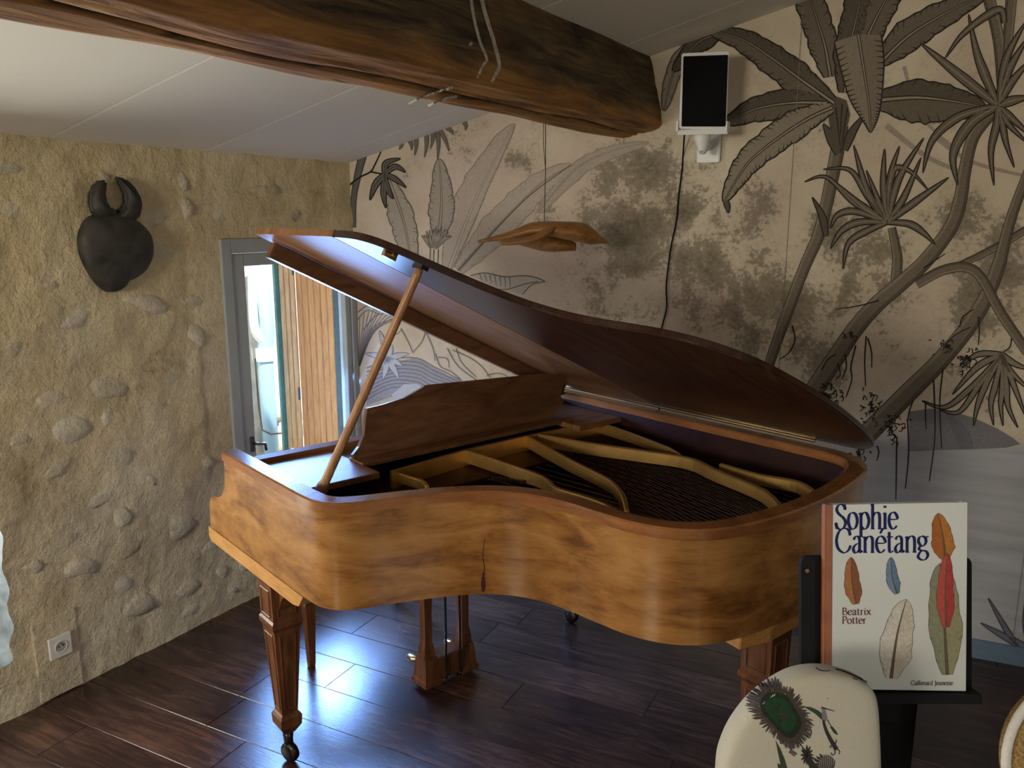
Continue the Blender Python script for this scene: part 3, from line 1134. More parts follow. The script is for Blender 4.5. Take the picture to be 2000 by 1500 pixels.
pipe = thing('drain_pipe', 'pale blue drain pipe with a side branch on the wall across the lane', 'pipe', ext(520, 880, -5.0) * 1.0)
pl = pipe.location.copy()
pp = [ext(505, 480, -5.0), ext(521, 650, -5.0), ext(518, 690, -5.0), ext(522, 760, -5.0), ext(532, 905, -5.0)]
bm_obj('pipe_run', tube_bm([p - pl for p in pp], 0.062, 14), M['pvc'], pipe, True)
bp_ = [ext(492, 480, -5.02), ext(494, 600, -5.02), ext(500, 648, -5.02), ext(517, 668, -5.0)]
bm_obj('pipe_branch', tube_bm([Vector(p) - pl for p in catmull([tuple(p) for p in bp_], 5)], 0.036, 12), M['white'], pipe, True)
q = ext(518, 692, -5.0) - pl
bm_obj('pipe_collar', tube_bm([q + Vector((0, 0, -0.05)), q + Vector((0, 0, 0.05))], 0.074, 14), M['white'], pipe)
bm_obj('loose_cable', tube_bm([ext(a, b_, -4.9) - pl for a, b_ in ((498, 700), (505, 790), (512, 840), (530, 848), (560, 845))], 0.008, 6), M['hook'], pipe)
for i, (u, v, s) in enumerate(((552, 800, .19), (556, 833, .15), (548, 858, .17), (570, 874, .12))):
    p = ext(u, v, -5.16)
    o = bpy.data.objects.new('wall_stone', stone_meshes[i])
    link(o)
    o.location = p
    o.scale = (0.14, s * 1.3, s * 0.72)
    tag(o, ['topmost pale stone bulging from the wall outside, beside the pipe', 'second pale stone down the wall outside, beside the pipe',
            'third pale stone down the wall outside, beside the pipe', 'lowest pale stone of the wall outside, nearest the shutter'][i], 'stone', 'stones in the wall across the lane')

# ---- the beam
def build_beam():
    # rectangle in XZ, tilted with the roof slope; slight waviness along Y
    sl = math.atan(0.2593)
    ex = Vector((math.cos(sl), 0, math.sin(sl)))
    ez = Vector((-math.sin(sl), 0, math.cos(sl)))
    B0 = Vector((-1.470, 0, 2.034))
    w_, h_ = 0.205, 0.34
    sec = []
    for i in range(29):
        sec.append((i / 28, 0.0))
    for i in range(1, 13):
        sec.append((1.0, i / 12))
    for i in range(1, 5):
        sec.append((1 - i / 4, 1.0))
    for i in range(1, 8):
        sec.append((0.0, 1 - i / 8))
    ny = 150
    verts, faces, fresh = [], [], []
    y0, y1 = -2.55, None
    m_ = len(sec)
    for j in range(ny + 1):
        for (a, b_) in sec:
            # waney, rounded arrises
            ra = 0.5 + (a - 0.5) * (1 - 0.09 * (1 - min(1, b_ * 6)))
            rb = b_ + 0.05 * (1 - b_) * (abs(2 * a - 1) ** 6)
            p = B0 + ex * (ra * w_) + ez * (rb * h_)
            yend = YC + SK * (p.x - XW) + 0.05
            y = y0 + (yend - y0) * (j / ny)
            q = Vector((a * 1.3, y * 1.1, b_ * 1.7))
            d = noise.noise(q * 1.7) * 0.012 + noise.noise(Vector((q.x * 9, q.y * 3, q.z * 9)) + Vector((3, 0, 0))) * 0.005
            crack = 0.0
            if b_ == 0.0:
                ca = 0.46 + 0.10 * noise.noise(Vector((y * 1.2, 0, 0)))
                crack = 0.016 * math.exp(-((a - ca) / 0.030) ** 2)
            nrm = Vector((a - 0.5, 0, (b_ - 0.5))).normalized()
            p = p + (ex * nrm.x + ez * nrm.z) * d + ez * crack
            verts.append((p.x, y, p.z))
            f = 1.0 if b_ == 0 else max(0.0, 0.75 - b_ * 3.2)
            fresh.append(f * 0.95 if crack < 0.006 else -0.4)
    for j in range(ny):
        for i in range(m_):
            a = j * m_ + i
            c = j * m_ + (i + 1) % m_
            faces.append((a, c, c + m_, a + m_))
    faces.append(tuple(range(m_)))
    faces.append(tuple(range(ny * m_, ny * m_ + m_)))
    o = mesh_obj('ceiling_beam', verts, faces, M['beam'], smooth=True)
    at_ = o.data.attributes.new('fresh', 'FLOAT', 'POINT')
    at_.data.foreach_set('value', fresh)
    tag(o, 'rough old timber beam with white paint drips running under the ceiling', 'beam')
    return o


beam = build_beam()
sm = surface_mapper([beam], 0.0006)
for pts, w_ in (([(918, -10), (926, 40), (938, 85), (950, 115), (943, 128), (931, 152)], 6), ([(938, -10), (948, 30), (962, 75), (974, 125), (969, 142), (960, 160)], 8),
                ([(884, 170), (852, 180), (826, 188), (798, 203)], 5), ([(892, 188), (868, 192), (836, 207)], 5), ([(917, 84), (921, 88)], 8)):
    ik = Ink(sm)
    ik.stroke(pts, w_, w_ * 0.8, (0.55, 0.5, 0.4), 1, n=5)
    o = ik.build('paint_drip', M['paint'], beam)

# ================================================================== MURAL PRINT (flat ink on the paper)
def R3(*p):
    return [(1300 + x / 2.857, y / 2.857) for x, y in p]


def R6(*p):
    return [(1300 + x / 2.857, 450 + y / 2.857) for x, y in p]


def R2(*p):
    return [(650 + x / 2.857, y / 2.857) for x, y in p]


def R5(*p):
    return [(650 + x / 2.857, 400 + y / 2.857) for x, y in p]


def mural_ink(u, v, layer):
    p = mural(u, v, 0.0012 + layer * 0.00025)
    p.z = min(p.z, ceil_z(p.x) + 0.01)
    return p


DK, MD, LT, OL, RB = (0.105, 0.086, 0.062), (0.150, 0.124, 0.090), (0.245, 0.205, 0.150), (0.028, 0.022, 0.016), (0.30, 0.25, 0.185)
BR, BL = (0.175, 0.143, 0.103), (0.035, 0.028, 0.02)
ink = Ink(mural_ink)
# broad pale shadows of distant fronds
for pts, w_ in ((R3((1230, 700), (1450, 870), (1650, 960)), 12), (R3((1330, 370), (1420, 640), (1640, 850)), 8), (R3((1500, 760), (1700, 900), (2000, 980)), 10)):
    ink.stroke(pts, w_, w_ * 0.6, (0.36, 0.31, 0.245), 0)
# trunks
def trunk(pts, w0, w1, layer=2, dark_side=1):
    p = catmull(pts, 8)
    n = len(p) - 1
    ws = [w0 + (w1 - w0) * i / n for i in range(n + 1)]
    L, Rr = Ink.sides(p, [w + 2.5 for w in ws])
    ink.strip(L, Rr, BL, layer)
    L, Rr = Ink.sides(p, ws)
    ink.strip(L, Rr, BR, layer + 0.2)
    L2, R2_ = Ink.sides(p, [w * 0.55 for w in ws])
    ink.strip(R2_ if dark_side > 0 else L2, Rr if dark_side > 0 else L, DK, layer + 0.35)
    ink.strip(L if dark_side > 0 else R2_, L2 if dark_side > 0 else Rr, LT, layer + 0.35)


trunk(R3((980, 700), (955, 860), (925, 1010), (895, 1150), (850, 1320)) + R6((775, 205), (690, 430), (625, 610), (570, 770)), 26, 17)
trunk(R3((1840, 610), (1720, 760), (1670, 950), (1645, 1110), (1590, 1270)) + R6((1450, 170), (1320, 290), (1170, 420), (1050, 560), (950, 710), (820, 900)), 20, 34)
trunk(R3((2030, 940), (1930, 1210), (1880, 1400)) + R6((1860, 190), (1790, 370), (1680, 550), (1530, 730), (1340, 920), (1120, 1140)), 16, 38)
trunk(R6((1400, 300), (1540, 225), (1670, 205), (1760, 262), (1870, 460), (2020, 680)), 17, 18, 2.6)
trunk(R6((1650, 190), (1850, 90), (2020, -10)), 11, 13, 1.4)
trunk(R3((1262, 1270), (1285, 1380)) + R6((1293, 170), (1280, 360)), 14, 20, 1.2)
trunk(R3((1880, 560), (1870, 350), (1850, 180), (1800, -20)), 18, 22, 2.5)
trunk(R3((1890, 500), (1905, 280), (1930, -20)), 14, 20, 2.6)
ink.blade(R3((895, 1320), (875, 1210), (818, 1100)), 15, DK, OL, 3)
ink.blade(R3((965, 860), (925, 770), (880, 690)), 22, DK, OL, 2.9)
ink.blade(R3((1000, 840), (1040, 740), (1110, 640)), 18, DK, OL, 2.9)
# banana leaves (base to tip)
lf = ink.leaf
lf(R3((920, 430), (890, 260), (845, 110), (790, -60)), 25, 29, MD, OL, RB, 3, open_end=True, seed=2)
lf(R3((1000, 520), (1020, 300), (1060, 120), (1095, -40)), 19, 27, DK, OL, RB, 3.4, open_end=True, seed=3)
lf(R3((1100, 260), (1180, 90), (1260, -60)), 25, 29, MD, OL, RB, 3.2, open_end=True, seed=4)
lf(R3((1200, 350), (1350, 205), (1560, 75), (1800, -40)), 29, 30, MD, OL, RB, 4.2, ticks=14, seed=5)
lf(R3((1180, 560), (1400, 545), (1600, 565), (1790, 600)), 49, 34, MD, OL, RB, 4.0, ticks=9, seed=6, fill2=DK)
lf(R3((940, 575), (770, 455), (600, 330), (430, 222), (230, 165)), 28, 32, DK, OL, RB, 4.4, ticks=16, seed=7, fill2=MD)
lf(R3((900, 575), (700, 575), (500, 610), (330, 690)), 27, 30, DK, OL, RB, 4.6, ticks=8, seed=8, fill2=MD)
lf(R3((930, 600), (800, 660), (640, 762), (480, 890), (395, 1005), (325, 1130)), 30, 25, LT, OL, RB, 5.2, ticks=22, seed=9)
ink.blade(R3((330, 1110), (345, 1150), (350, 1190)), 12, DK, OL, 5.6)
ink.poly(R3((900, 600), (960, 540), (1010, 560), (1030, 640), (990, 800), (965, 860), (920, 740)), DK, 4.9)
for a, c in (((950, 600), (975, 820)), ((985, 580), (975, 760)), ((1015, 600), (985, 800))):
    ink.stroke(R3(a, c), 2.5, 1.5, OL, 5.0, smooth=False)
# hanging leaf with a torn square top
le = catmull(R3((945, 235), (985, 400), (1035, 560), (1105, 675), (1145, 742)), 6)
re_ = catmull(R3((1200, 195), (1214, 350), (1200, 560), (1178, 670), (1145, 742)), 6)
mi = catmull(R3((1075, 192), (1105, 380), (1132, 560), (1142, 680), (1145, 742)), 6)
ink.strip([(a - 3, b_) for a, b_ in le], [(a + 3, b_ - 2) for a, b_ in re_], OL, 5.8)
ink.strip(le, mi, LT, 6.1)
ink.strip(mi, re_, (0.20, 0.167, 0.122), 6.1)
ink.stroke(mi, 7, 3, OL, 6.3, smooth=False)
ink.stroke(mi, 3.4, 1.2, RB, 6.4, smooth=False)
for i in range(2, 22):
    a, c = le[i], mi[max(0, i - 1)]
    ink.stroke([a, (a[0] + (c[0] - a[0]) * 0.36, a[1] + (c[1] - a[1]) * 0.36)], 2.6, 0.8, OL, 6.35, smooth=False)
    a = re_[i]
    ink.stroke([a, (a[0] + (c[0] - a[0]) * 0.34, a[1] + (c[1] - a[1]) * 0.34)], 2.6, 0.8, OL, 6.35, smooth=False)
# top left of the speaker: dark frond ends
lf(R3((300, 190), (180, 240), (40, 400)), 16, 20, DK, OL, RB, 3.0, seed=12, ticks=5)
lf(R3((120, 250), (40, 420), (-10, 620)), 14, 14, (0.30, 0.26, 0.2), (0.12, 0.1, 0.08), (0.3, 0.26, 0.2), 0.5, seed=13, ticks=4)
mural_palm = ink.build('banana_palm_print', M['print'], wall_mural)

ink = Ink(mural_ink)
C1 = (1855, 590)
for tip, w_ in (([(1640, 420), (1420, 240)], 22), ([(1790, 440), (1735, 290), (1690, 80)], 20), ([(1640, 650), (1490, 780), (1435, 965)], 18), ([(1700, 690), (1605, 860), (1630, 1035)], 22),
                ([(1845, 700), (1815, 850), (1832, 1035)], 16), ([(1880, 700), (1900, 800), (1945, 935)], 14), ([(1930, 660), (2040, 760)], 16), ([(1940, 560), (2040, 540)], 20),
                ([(1920, 470), (2040, 330)], 18), ([(1910, 400), (2020, 210)], 18), ([(1900, 330), (2010, 120)], 16), ([(1910, 690), (2020, 800)], 12)):
    ink.blade(R3(C1, *tip), w_, MD, OL, 5, rib=LT)
ink.blade(R3((1890, 130), (1870, 55), (1780, 95), (1650, 200), (1560, 325)), 16, MD, OL, 5.6, rib=LT)
C2 = (1238, 1240)
for tip, w_ in (([(1130, 1080), (1050, 810)], 16), ([(1215, 1030), (1222, 830)], 14), ([(1250, 1000), (1305, 815)], 13), ([(1300, 1000), (1440, 770)], 15), ([(1330, 1100), (1425, 880)], 14),
                ([(1400, 1120), (1580, 990)], 15), ([(1190, 1130), (1120, 950)], 12), ([(1080, 1140), (950, 1020)], 16), ([(1130, 1100), (1030, 950), (880, 945)], 12),
                ([(1060, 1180), (960, 1200), (920, 1275)], 14), ([(1080, 1240), (980, 1290), (918, 1390)], 15), ([(1120, 1290), (1020, 1360), (990, 1500)], 14),
                ([(1360, 1250), (1440, 1300), (1505, 1365)], 15), ([(1250, 1050), (1280, 940), (1370, 960), (1465, 1060)], 13), ([(1060, 1140), (900, 990), (775, 1015)], 10)):
    ink.blade(R3(C2, *tip), w_, MD, OL, 5, rib=LT)
C3 = (1880, 690)
for tip, w_ in (([(1750, 690), (1640, 750)], 12), ([(1740, 760), (1600, 915)], 14), ([(1700, 880), (1560, 985), (1430, 950)], 12), ([(1750, 860), (1640, 1010), (1530, 1000)], 12),
                ([(1790, 850), (1740, 980), (1718, 1090)], 13), ([(1840, 860), (1815, 970), (1830, 1088)], 13), ([(1878, 880), (1870, 980), (1882, 1090)], 12), ([(1900, 860), (1910, 980), (1965, 1100)], 13),
                ([(1930, 830), (2010, 1040)], 13), ([(1940, 740), (2040, 780)], 13), ([(1920, 780), (2040, 900)], 12)):
    ink.blade(R6(C3, *tip), w_, LT, OL, 5)
# bottom right: pale agave leaves by the skirting
for pts, w_ in (([(2040, 1340), (1985, 1262), (1930, 1168)], 15), ([(2040, 1280), (1975, 1250), (1915, 1216)], 15), ([(2030, 1300), (2005, 1230), (2003, 1170)], 14)):
    ink.blade(pts, w_, (0.17, 0.165, 0.19), (0.07, 0.07, 0.085), 4)
spk = ink.build('spiky_plant_print', M['print'], wall_mural)

ink = Ink(mural_ink)
hill = R6((1360, 1010), (1480, 995), (1600, 1010), (1720, 1045), (1850, 1105), (1940, 1160), (1978, 1192), (1900, 1212), (1700, 1222), (1500, 1226), (1360, 1232))
ink.poly(hill, (0.20, 0.195, 0.20), 1)
ink.poly(R6((1560, 1010), (1640, 1060), (1700, 1130), (1720, 1215), (1640, 1222), (1600, 1120)), (0.165, 0.16, 0.165), 1.2)
for pts in (((1290, 1150), (1288, 1330), (1285, 1500)), ((1350, 1050), (1356, 1250), (1338, 1440)), ((1495, 830), (1502, 1000), (1500, 1180), (1472, 1400)), ((1548, 770), (1530, 960), (1540, 1215)),
            ((1120, 590), (1112, 720), (1116, 870)), ((1128, 600), (1150, 680), (1150, 765)), ((1062, 640), (1035, 760), (1040, 830), (1008, 930)), ((708, 530), (722, 610), (690, 680), (638, 718)),
            ((1452, 950), (1450, 1030), (1453, 1110)), ((1745, 480), (1750, 560), (1745, 640)), ((960, 740), (975, 800), (950, 830)), ((1000, 690), (1010, 760), (985, 830)),
            ((1190, 390), (1080, 420), (950, 440)), ((1440, 210), (1560, 130)), ((870, 780), (905, 720), (950, 690)), ((1380, 950), (1360, 1010), (1352, 1060)), ((1180, 1200), (1190, 1240), (1178, 1285)),
            ((1640, 540), (1660, 480), (1720, 440)), ((1560, 640), (1620, 580), (1700, 540)), ((1930, 600), (1920, 650), (1880, 680))):
    ink.stroke(R6(*pts), 3.0, 1.8, OL, 6)
rd = random.Random(5)
for (cx, cy, n_, sp) in ((1140, 985, 26, 70), (920, 905, 24, 60), (1275, 1090, 34, 85), (1080, 1250, 12, 40), (1660, 740, 16, 60), (1040, 560, 8, 50), (1560, 640, 14, 60), (1700, 700, 14, 60)):
    for i in range(n_):
        x, y = cx + rd.gauss(0, sp * 0.45), cy + rd.gauss(0, sp * 0.5)
        a = rd.uniform(0, 6.3)
        r_ = rd.uniform(10, 26)
        ink.stroke(R6((x, y), (x + r_ * math.cos(a), y + r_ * math.sin(a)), (x + r_ * math.cos(a + 0.9), y + r_ * math.sin(a + 0.9) + 12)), 2.6, 1.4, OL, 6.2, n=3)
ink.build('vine_print', M['print'], wall_mural)

# line-drawn plants of the left half
ink = Ink(mural_ink)
LN, LF, PF = (0.13, 0.112, 0.09), (0.40, 0.355, 0.285), (0.46, 0.385, 0.315)
S1 = (0.15, 0.14, 0.125)
trunk_pts = R2((170, 860), (140, 980), (118, 1110), (118, 1270))
ink.stroke(trunk_pts, 17, 9, (0.06, 0.055, 0.05), 3)
ink.stroke(trunk_pts, 12, 6, (0.13, 0.125, 0.115), 3.3)
ink.stroke(R2((92, 1035), (150, 990), (212, 958), (240, 910), (272, 842)), 4, 2.5, OL, 3.5)
ink.stroke(R2((212, 958), (250, 966), (292, 972)), 3.5, 3, OL, 3.5)
for tip, w_ in (([(300, 910), (380, 885)], 13), ([(350, 930), (408, 962)], 12), ([(350, 1000), (412, 1048)], 11), ([(240, 1030), (208, 1118)], 14), ([(285, 1080), (298, 1162)], 12), ([(310, 1060), (340, 1110)], 11)):
    ink.blade(R2((290, 972), *tip), w_, S1, OL, 4, rib=(0.08, 0.075, 0.065))
lf = ink.leaf
lf(R2((312, 1000), (370, 1150), (410, 1290), (430, 1420), (440, 1560)), 26, 22, LF, LN, LF, 2, ticks=9, seed=21, lw=2.0)
lf(R2((590, 1330), (606, 1180), (606, 1050), (594, 885)), 25, 24, (0.37, 0.33, 0.265), LN, LF, 2.2, ticks=12, seed=22, lw=2.2)
lf(R2((650, 1500), (760, 1200), (870, 960), (1015, 690)), 14, 40, PF, (0.27, 0.235, 0.19), (0.50, 0.45, 0.37), 1, ticks=8, seed=23, lw=2.0)
lf(R2((700, 1510), (860, 1330), (1040, 1140), (1180, 1010), (1340, 918)), 30, 30, (0.44, 0.375, 0.305), (0.28, 0.24, 0.19), (0.33, 0.28, 0.22), 1.4, ticks=10, seed=24, lw=1.8)
lf(R2((1150, 1180), (1300, 1000), (1420, 900), (1600, 830), (1765, 795)), 18, 12, (0.40, 0.34, 0.275), (0.30, 0.255, 0.205), (0.34, 0.29, 0.23), 1.7, ticks=4, seed=25, lw=1.8)
ink.stroke(R2((700, 1510), (900, 1290), (1100, 1090), (1330, 920)), 2.6, 2, LN, 3)
rd = random.Random(3)
for i in range(16):
    x = 500 + i * 11 + rd.uniform(-6, 6)
    ink.blade(R2((565 + (i - 8) * 2, 1385), (540 + (x - 565) * 0.6 + 20, 1340), (x, 1265 + abs(i - 8) * 6 + rd.uniform(-14, 14))), 5, (0.36, 0.32, 0.26), LN, 4, lw=1.6)
for a in (545, 565, 590):
    ink.stroke(R2((a, 1390), (a - 3, 1480)), 2, 1.6, LN, 4, smooth=False)
for base_, tip in (((385, 795), (370, 835)), ((430, 780), (440, 840)), ((465, 765), (457, 868)), ((525, 750), (512, 878)), ((560, 735), (545, 830)), ((585, 735), (585, 895)), ((600, 725), (650, 845)), ((640, 710), (672, 752)), ((735, 678), (741, 728))):
    b_ = ((base_[0] + tip[0]) / 2 + 6, (base_[1] + tip[1]) / 2)
    ink.blade(R2((base_[0], base_[1] - 30), base_, b_, tip), 9, (0.17, 0.155, 0.135), LN, 3, lw=1.8)
# pale rolled leaf behind the lid
ink.poly(R5((770, 395), (850, 380), (960, 400), (1060, 395), (1130, 405), (1185, 428), (1110, 450), (1060, 500), (960, 480)), (0.46, 0.41, 0.34), 2)
for pts in (((770, 395), (850, 380), (960, 402), (1060, 395), (1130, 405), (1185, 428)), ((1185, 428), (1110, 448), (1060, 500)), ((1150, 428), (1080, 440), (980, 470), (930, 470))):
    ink.stroke(R5(*pts), 2, 1.6, LN, 3)
for i in range(7):
    ink.stroke(R5((820 + i * 28, 384 + i * 3), (835 + i * 26, 425 + i * 7)), 1.8, 1, LN, 3, smooth=False)
ink.build('leaf_outline_print', M['print'], wall_mural)

ink = Ink(mural_ink)
G1, G2 = (0.21, 0.20, 0.20), (0.50, 0.49, 0.48)
# lower left, seen through the open piano: fan of stems, a gnarled log and a star flower
for i in range(11):
    x = 150 + i * 26
    ink.stroke(R5((150, 900), (150 + i * 9, 760 - i * 6), (x, 560 + abs(i - 5) * 12)), 2.4, 1.4, G1, 2)
for k in range(9):
    y = 850 + k * 22
    ink.stroke(R5((190, y + 60), (330, y + 10 - k * 2), (470, y + 6), (560, y + 50), (720, y + 130 - k * 8)), 2.6, 1.6, G1, 2.2)
ink.poly(R5((180, 1000), (330, 880), (470, 850), (560, 905), (640, 950), (740, 990), (500, 1030), (300, 1080), (190, 1120)), (0.34, 0.33, 0.335), 1)
for t_ in ((180, 830), (260, 700), (330, 780), (425, 830), (390, 900), (370, 975), (280, 975), (225, 930)):
    ink.blade(R5((300, 860), ((300 + t_[0]) / 2 + 6, (860 + t_[1]) / 2 - 4), t_), 13, G2, G1, 4, lw=1.6)
for pts in (((670, 810), (760, 850), (830, 900), (880, 965)), ((690, 800), (720, 880), (800, 960)), ((520, 700), (500, 760), (450, 820)), ((510, 690), (560, 800), (570, 870)), ((575, 830), (600, 900), (660, 930), (720, 980)),
            ((590, 850), (640, 860), (650, 910)), ((380, 690), (420, 760), (450, 830)), ((180, 760), (230, 680), (330, 640)), ((170, 700), (240, 620), (330, 600)), ((640, 800), (700, 900), (820, 990)), ((330, 640), (350, 720), (380, 700)),
            ((860, 950), (930, 940), (980, 960)), ((140, 600), (200, 560), (240, 590)), ((140, 640), (190, 590), (260, 610))):
    ink.stroke(R5(*pts), 2.6, 1.6, G1, 3)
ink.poly(R5((330, 1060), (400, 1000), (470, 1000), (505, 1015), (480, 1050), (350, 1090)), (0.52, 0.51, 0.51), 2.6)
ink.build('root_and_flower_print', M['print'], wall_mural)
# seams between the wallpaper strips
ink = Ink(mural_ink)
for s in (2.08, 3.02):
    p0, p1 = MP + MDIR * s, MP + MDIR * s
    a, c = to_px(Vector((p0.x, p0.y, 0.1))), to_px(Vector((p0.x, p0.y, ceil_z(p0.x) - 0.01)))
    ink.stroke([a, c], 1.1, 1.1, (0.22, 0.19, 0.15), 7, smooth=False)
ink.build('paper_seam', M['print'], wall_mural)

# ================================================================== GRAND PIANO
PO = Vector((-1.5121, 1.4803, 0))
PANG = math.atan2(-0.321, 0.947)
piano = thing('grand_piano', 'honey-brown wooden baby grand piano with its lid propped open', 'piano', PO, PANG)
PM = Matrix.Translation(PO) @ Matrix.Rotation(PANG, 4, 'Z')
PI_ = PM.inverted()


def pz(u, v, z):           # photograph -> piano local point at height z
    return PI_ @ on_plane(u, v, Vector((0, 0, z)), Vector((0, 0, 1)))


def pplane(u, v, p0, n):   # photograph -> point on a piano-local plane
    return PI_ @ on_plane(u, v, PM @ Vector(p0), (PM.to_3x3() @ Vector(n)))


rim_pts = [(-0.20, 0.0), (-0.10, 0.0), (-0.02, 0.001), (0.040, 0.010), (0.085, 0.040), (0.115, 0.095), (0.155, 0.200), (0.205, 0.310), (0.270, 0.405), (0.355, 0.465), (0.455, 0.495), (0.560, 0.506),
           (0.662, 0.520), (0.745, 0.553), (0.803, 0.605), (0.842, 0.680), (0.866, 0.789), (0.878, 0.900), (0.879, 1.012), (0.868, 1.15), (0.846, 1.28), (0.815, 1.38), (0.76, 1.45), (0.68, 1.48), (0.58, 1.485)]
rim_c = catmull(rim_pts, 5)
outline = [(-0.575, 0.0), (-0.40, 0.0)] + rim_c + [(0.2, 1.485), (-0.2, 1.485), (-0.575, 1.485)]


def offset_line(pts, d):
    out = []
    n = len(pts)
    for i, p in enumerate(pts):
        a, c = pts[max(i - 1, 0)], pts[min(i + 1, n - 1)]
        dx, dy = c[0] - a[0], c[1] - a[1]
        l = math.hypot(dx, dy)
        out.append((p[0] - dy / l * d, p[1] + dx / l * d))
    return out


def wall_strip(name, outer, inner, z0, z1, mat, parent, bevel=None):
    """closed rim between two open outlines, UV = arc length / height"""
    n = len(outer)
    prof = [(0, z0), (0, z1), (1, z1), (1, z0)]
    if bevel:
        prof = [(0, z0), (0, z1 - bevel), (bevel / 0.045, z1), (1 - bevel / 0.045, z1), (1, z1 - bevel), (1, z0)]
    verts, faces, uv = [], [], []
    arc = 0.0
    k = len(prof)
    arcs = []
    for i in range(n):
        if i:
            arc += math.hypot(outer[i][0] - outer[i - 1][0], outer[i][1] - outer[i - 1][1])
        arcs.append(arc)
        for (s, z_) in prof:
            verts.append((outer[i][0] + (inner[i][0] - outer[i][0]) * s, outer[i][1] + (inner[i][1] - outer[i][1]) * s, z_))
    for i in range(n - 1):
        for j in range(k):
            faces.append((i * k + j, (i + 1) * k + j, (i + 1) * k + (j + 1) % k, i * k + (j + 1) % k))
    faces.append(tuple(range(k)))
    faces.append(tuple(range((n - 1) * k, n * k)))
    o = mesh_obj(name, verts, faces, mat, parent)
    ul = o.data.uv_layers.new(name='UVMap')
    for lp in o.data.loops:
        vi = lp.vertex_index
        ul.data[lp.index].uv = (arcs[vi // k], verts[vi][2])
    bm = bmesh.new()
    bm.from_mesh(o.data)
    bmesh.ops.recalc_face_normals(bm, faces=bm.faces[:])
    bm.to_mesh(o.data)
    bm.free()
    for p in o.data.polygons:
        p.use_smooth = True
    o.data.set_sharp_from_angle(angle=R(35))
    return o


RIMZ0, RIMZ1 = 0.700, 0.972
inner = offset_line(outline, 0.045)
rim = wall_strip('case_rim', outline, inner, RIMZ0, RIMZ1, M['veneer'], piano)
cap_o, cap_i = offset_line(outline, -0.006), offset_line(outline, 0.050)
rim_cap = wall_strip('rim_cap', cap_o, cap_i, RIMZ1, 1.0, M['cap'], piano, bevel=0.004)
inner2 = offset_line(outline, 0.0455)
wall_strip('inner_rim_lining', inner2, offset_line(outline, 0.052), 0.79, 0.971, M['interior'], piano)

# cheeks (arms) with the stepped scroll at the keyboard end
prof = [(-0.5752, 0.972), (-0.5756, 0.94), (-0.578, 0.905), (-0.59, 0.870), (-0.615, 0.842), (-0.645, 0.828), (-0.68, 0.822), (-0.712, 0.812), (-0.728, 0.79), (-0.735, 0.76), (-0.735, 0.700), (-0.5752, 0.700)]
for w0 in (0.0, 1.44):
    bm = bmesh.new()
    prism_bm([(a, b_) for a, b_ in prof], 0, 0.045, bm)
    for v in bm.verts:
        v.co = Vector((v.co.x, v.co.z + w0, v.co.y))
    o = bm_obj('cheek', bm, M['veneer'], piano)
    ul = o.data.uv_layers.new(name='UVMap')
    for lp in o.data.loops:
        c_ = o.data.vertices[lp.vertex_index].co
        ul.data[lp.index].uv = (c_.x + 0.575, c_.z)
# lighter strip (key-bed edge) below the cheeks
for w0 in (-0.002, 1.437):
    bm = bmesh.new()
    pr = [(-0.752, 0.698), (-0.754, 0.665), (-0.735, 0.650), (-0.12, 0.652), (-0.085, 0.66), (-0.055, 0.698)]
    prism_bm(pr, 0, 0.05, bm)
    for v in bm.verts:
        v.co = Vector((v.co.x, v.co.z + w0, v.co.y))
    bm_obj('bottom_strip', bm, M['strip'], piano)
box('key_bed', (-0.735, 0.046, 0.655), (-0.12, 1.438, 0.70), M['darkwood'], piano, 0.003)
box('key_slip', (-0.735, 0.046, 0.70), (-0.712, 1.438, 0.775), M['cap'], piano, 0.004)
# white and black keys behind the key slip
wk = box_bm((-0.705, 0, 0.705), (-0.56, 0.0245, 0.765), 0.002, 1)
M['ivory'] = plain('ivory_key', (0.72, 0.68, 0.56), rough=0.3, var=0.03)
k0 = None
for i in range(52):
    if k0 is None:
        k0 = bm_obj('white_key', wk, M['ivory'], piano)
        o = k0
    else:
        o = bpy.data.objects.new('white_key', k0.data)
        link(o, piano)
    o.location = (0, 0.10 + i * 0.0250, 0)
bkd = None
for i in range(51):
    if (i % 7) in (1, 4):
        continue
    if bkd is None:
        bkd = bm_obj('black_key', box_bm((-0.655, 0, 0.765), (-0.56, 0.011, 0.777), 0.002, 1), M['black'], piano)
        o = bkd
    else:
        o = bpy.data.objects.new('black_key', bkd.data)
        link(o, piano)
    o.location = (0, 0.1195 + i * 0.0250, 0)
for w0 in (0.047, 1.402):
    box('key_block', (-0.705, w0, 0.702), (-0.56, w0 + 0.036, 0.80), M['cap'], piano, 0.004)
bm = bmesh.new()
prism_bm([(-0.560, 0.705), (-0.535, 0.705), (-0.515, 0.968), (-0.548, 0.972), (-0.556, 0.95)], 0, 1.386, bm)
for v in bm.verts:
    v.co = Vector((v.co.x, v.co.z + 0.05, v.co.y))
bm_obj('fallboard', bm, M['cap'], piano)
# flat shelves beside the music desk and front stretcher
box('side_shelf', (-0.505, 0.056, 0.935), (-0.19, 0.335, 0.955), M['flapwood'], piano, 0.003)
box('side_shelf', (-0.505, 1.20, 0.935), (-0.19, 1.43, 0.955), M['flapwood'], piano, 0.003)
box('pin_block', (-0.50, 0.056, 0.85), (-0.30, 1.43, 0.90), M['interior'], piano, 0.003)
box('action_rail', (-0.50, 0.335, 0.925), (-0.36, 1.20, 0.945), M['darkwood'], piano, 0.003)

# soundboard, iron plate and its struts
sb_poly = [(a, b_) for a, b_ in offset_line(outline, 0.046)]
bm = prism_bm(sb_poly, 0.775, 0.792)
bm_obj('soundboard', bm, M['interior'], piano)


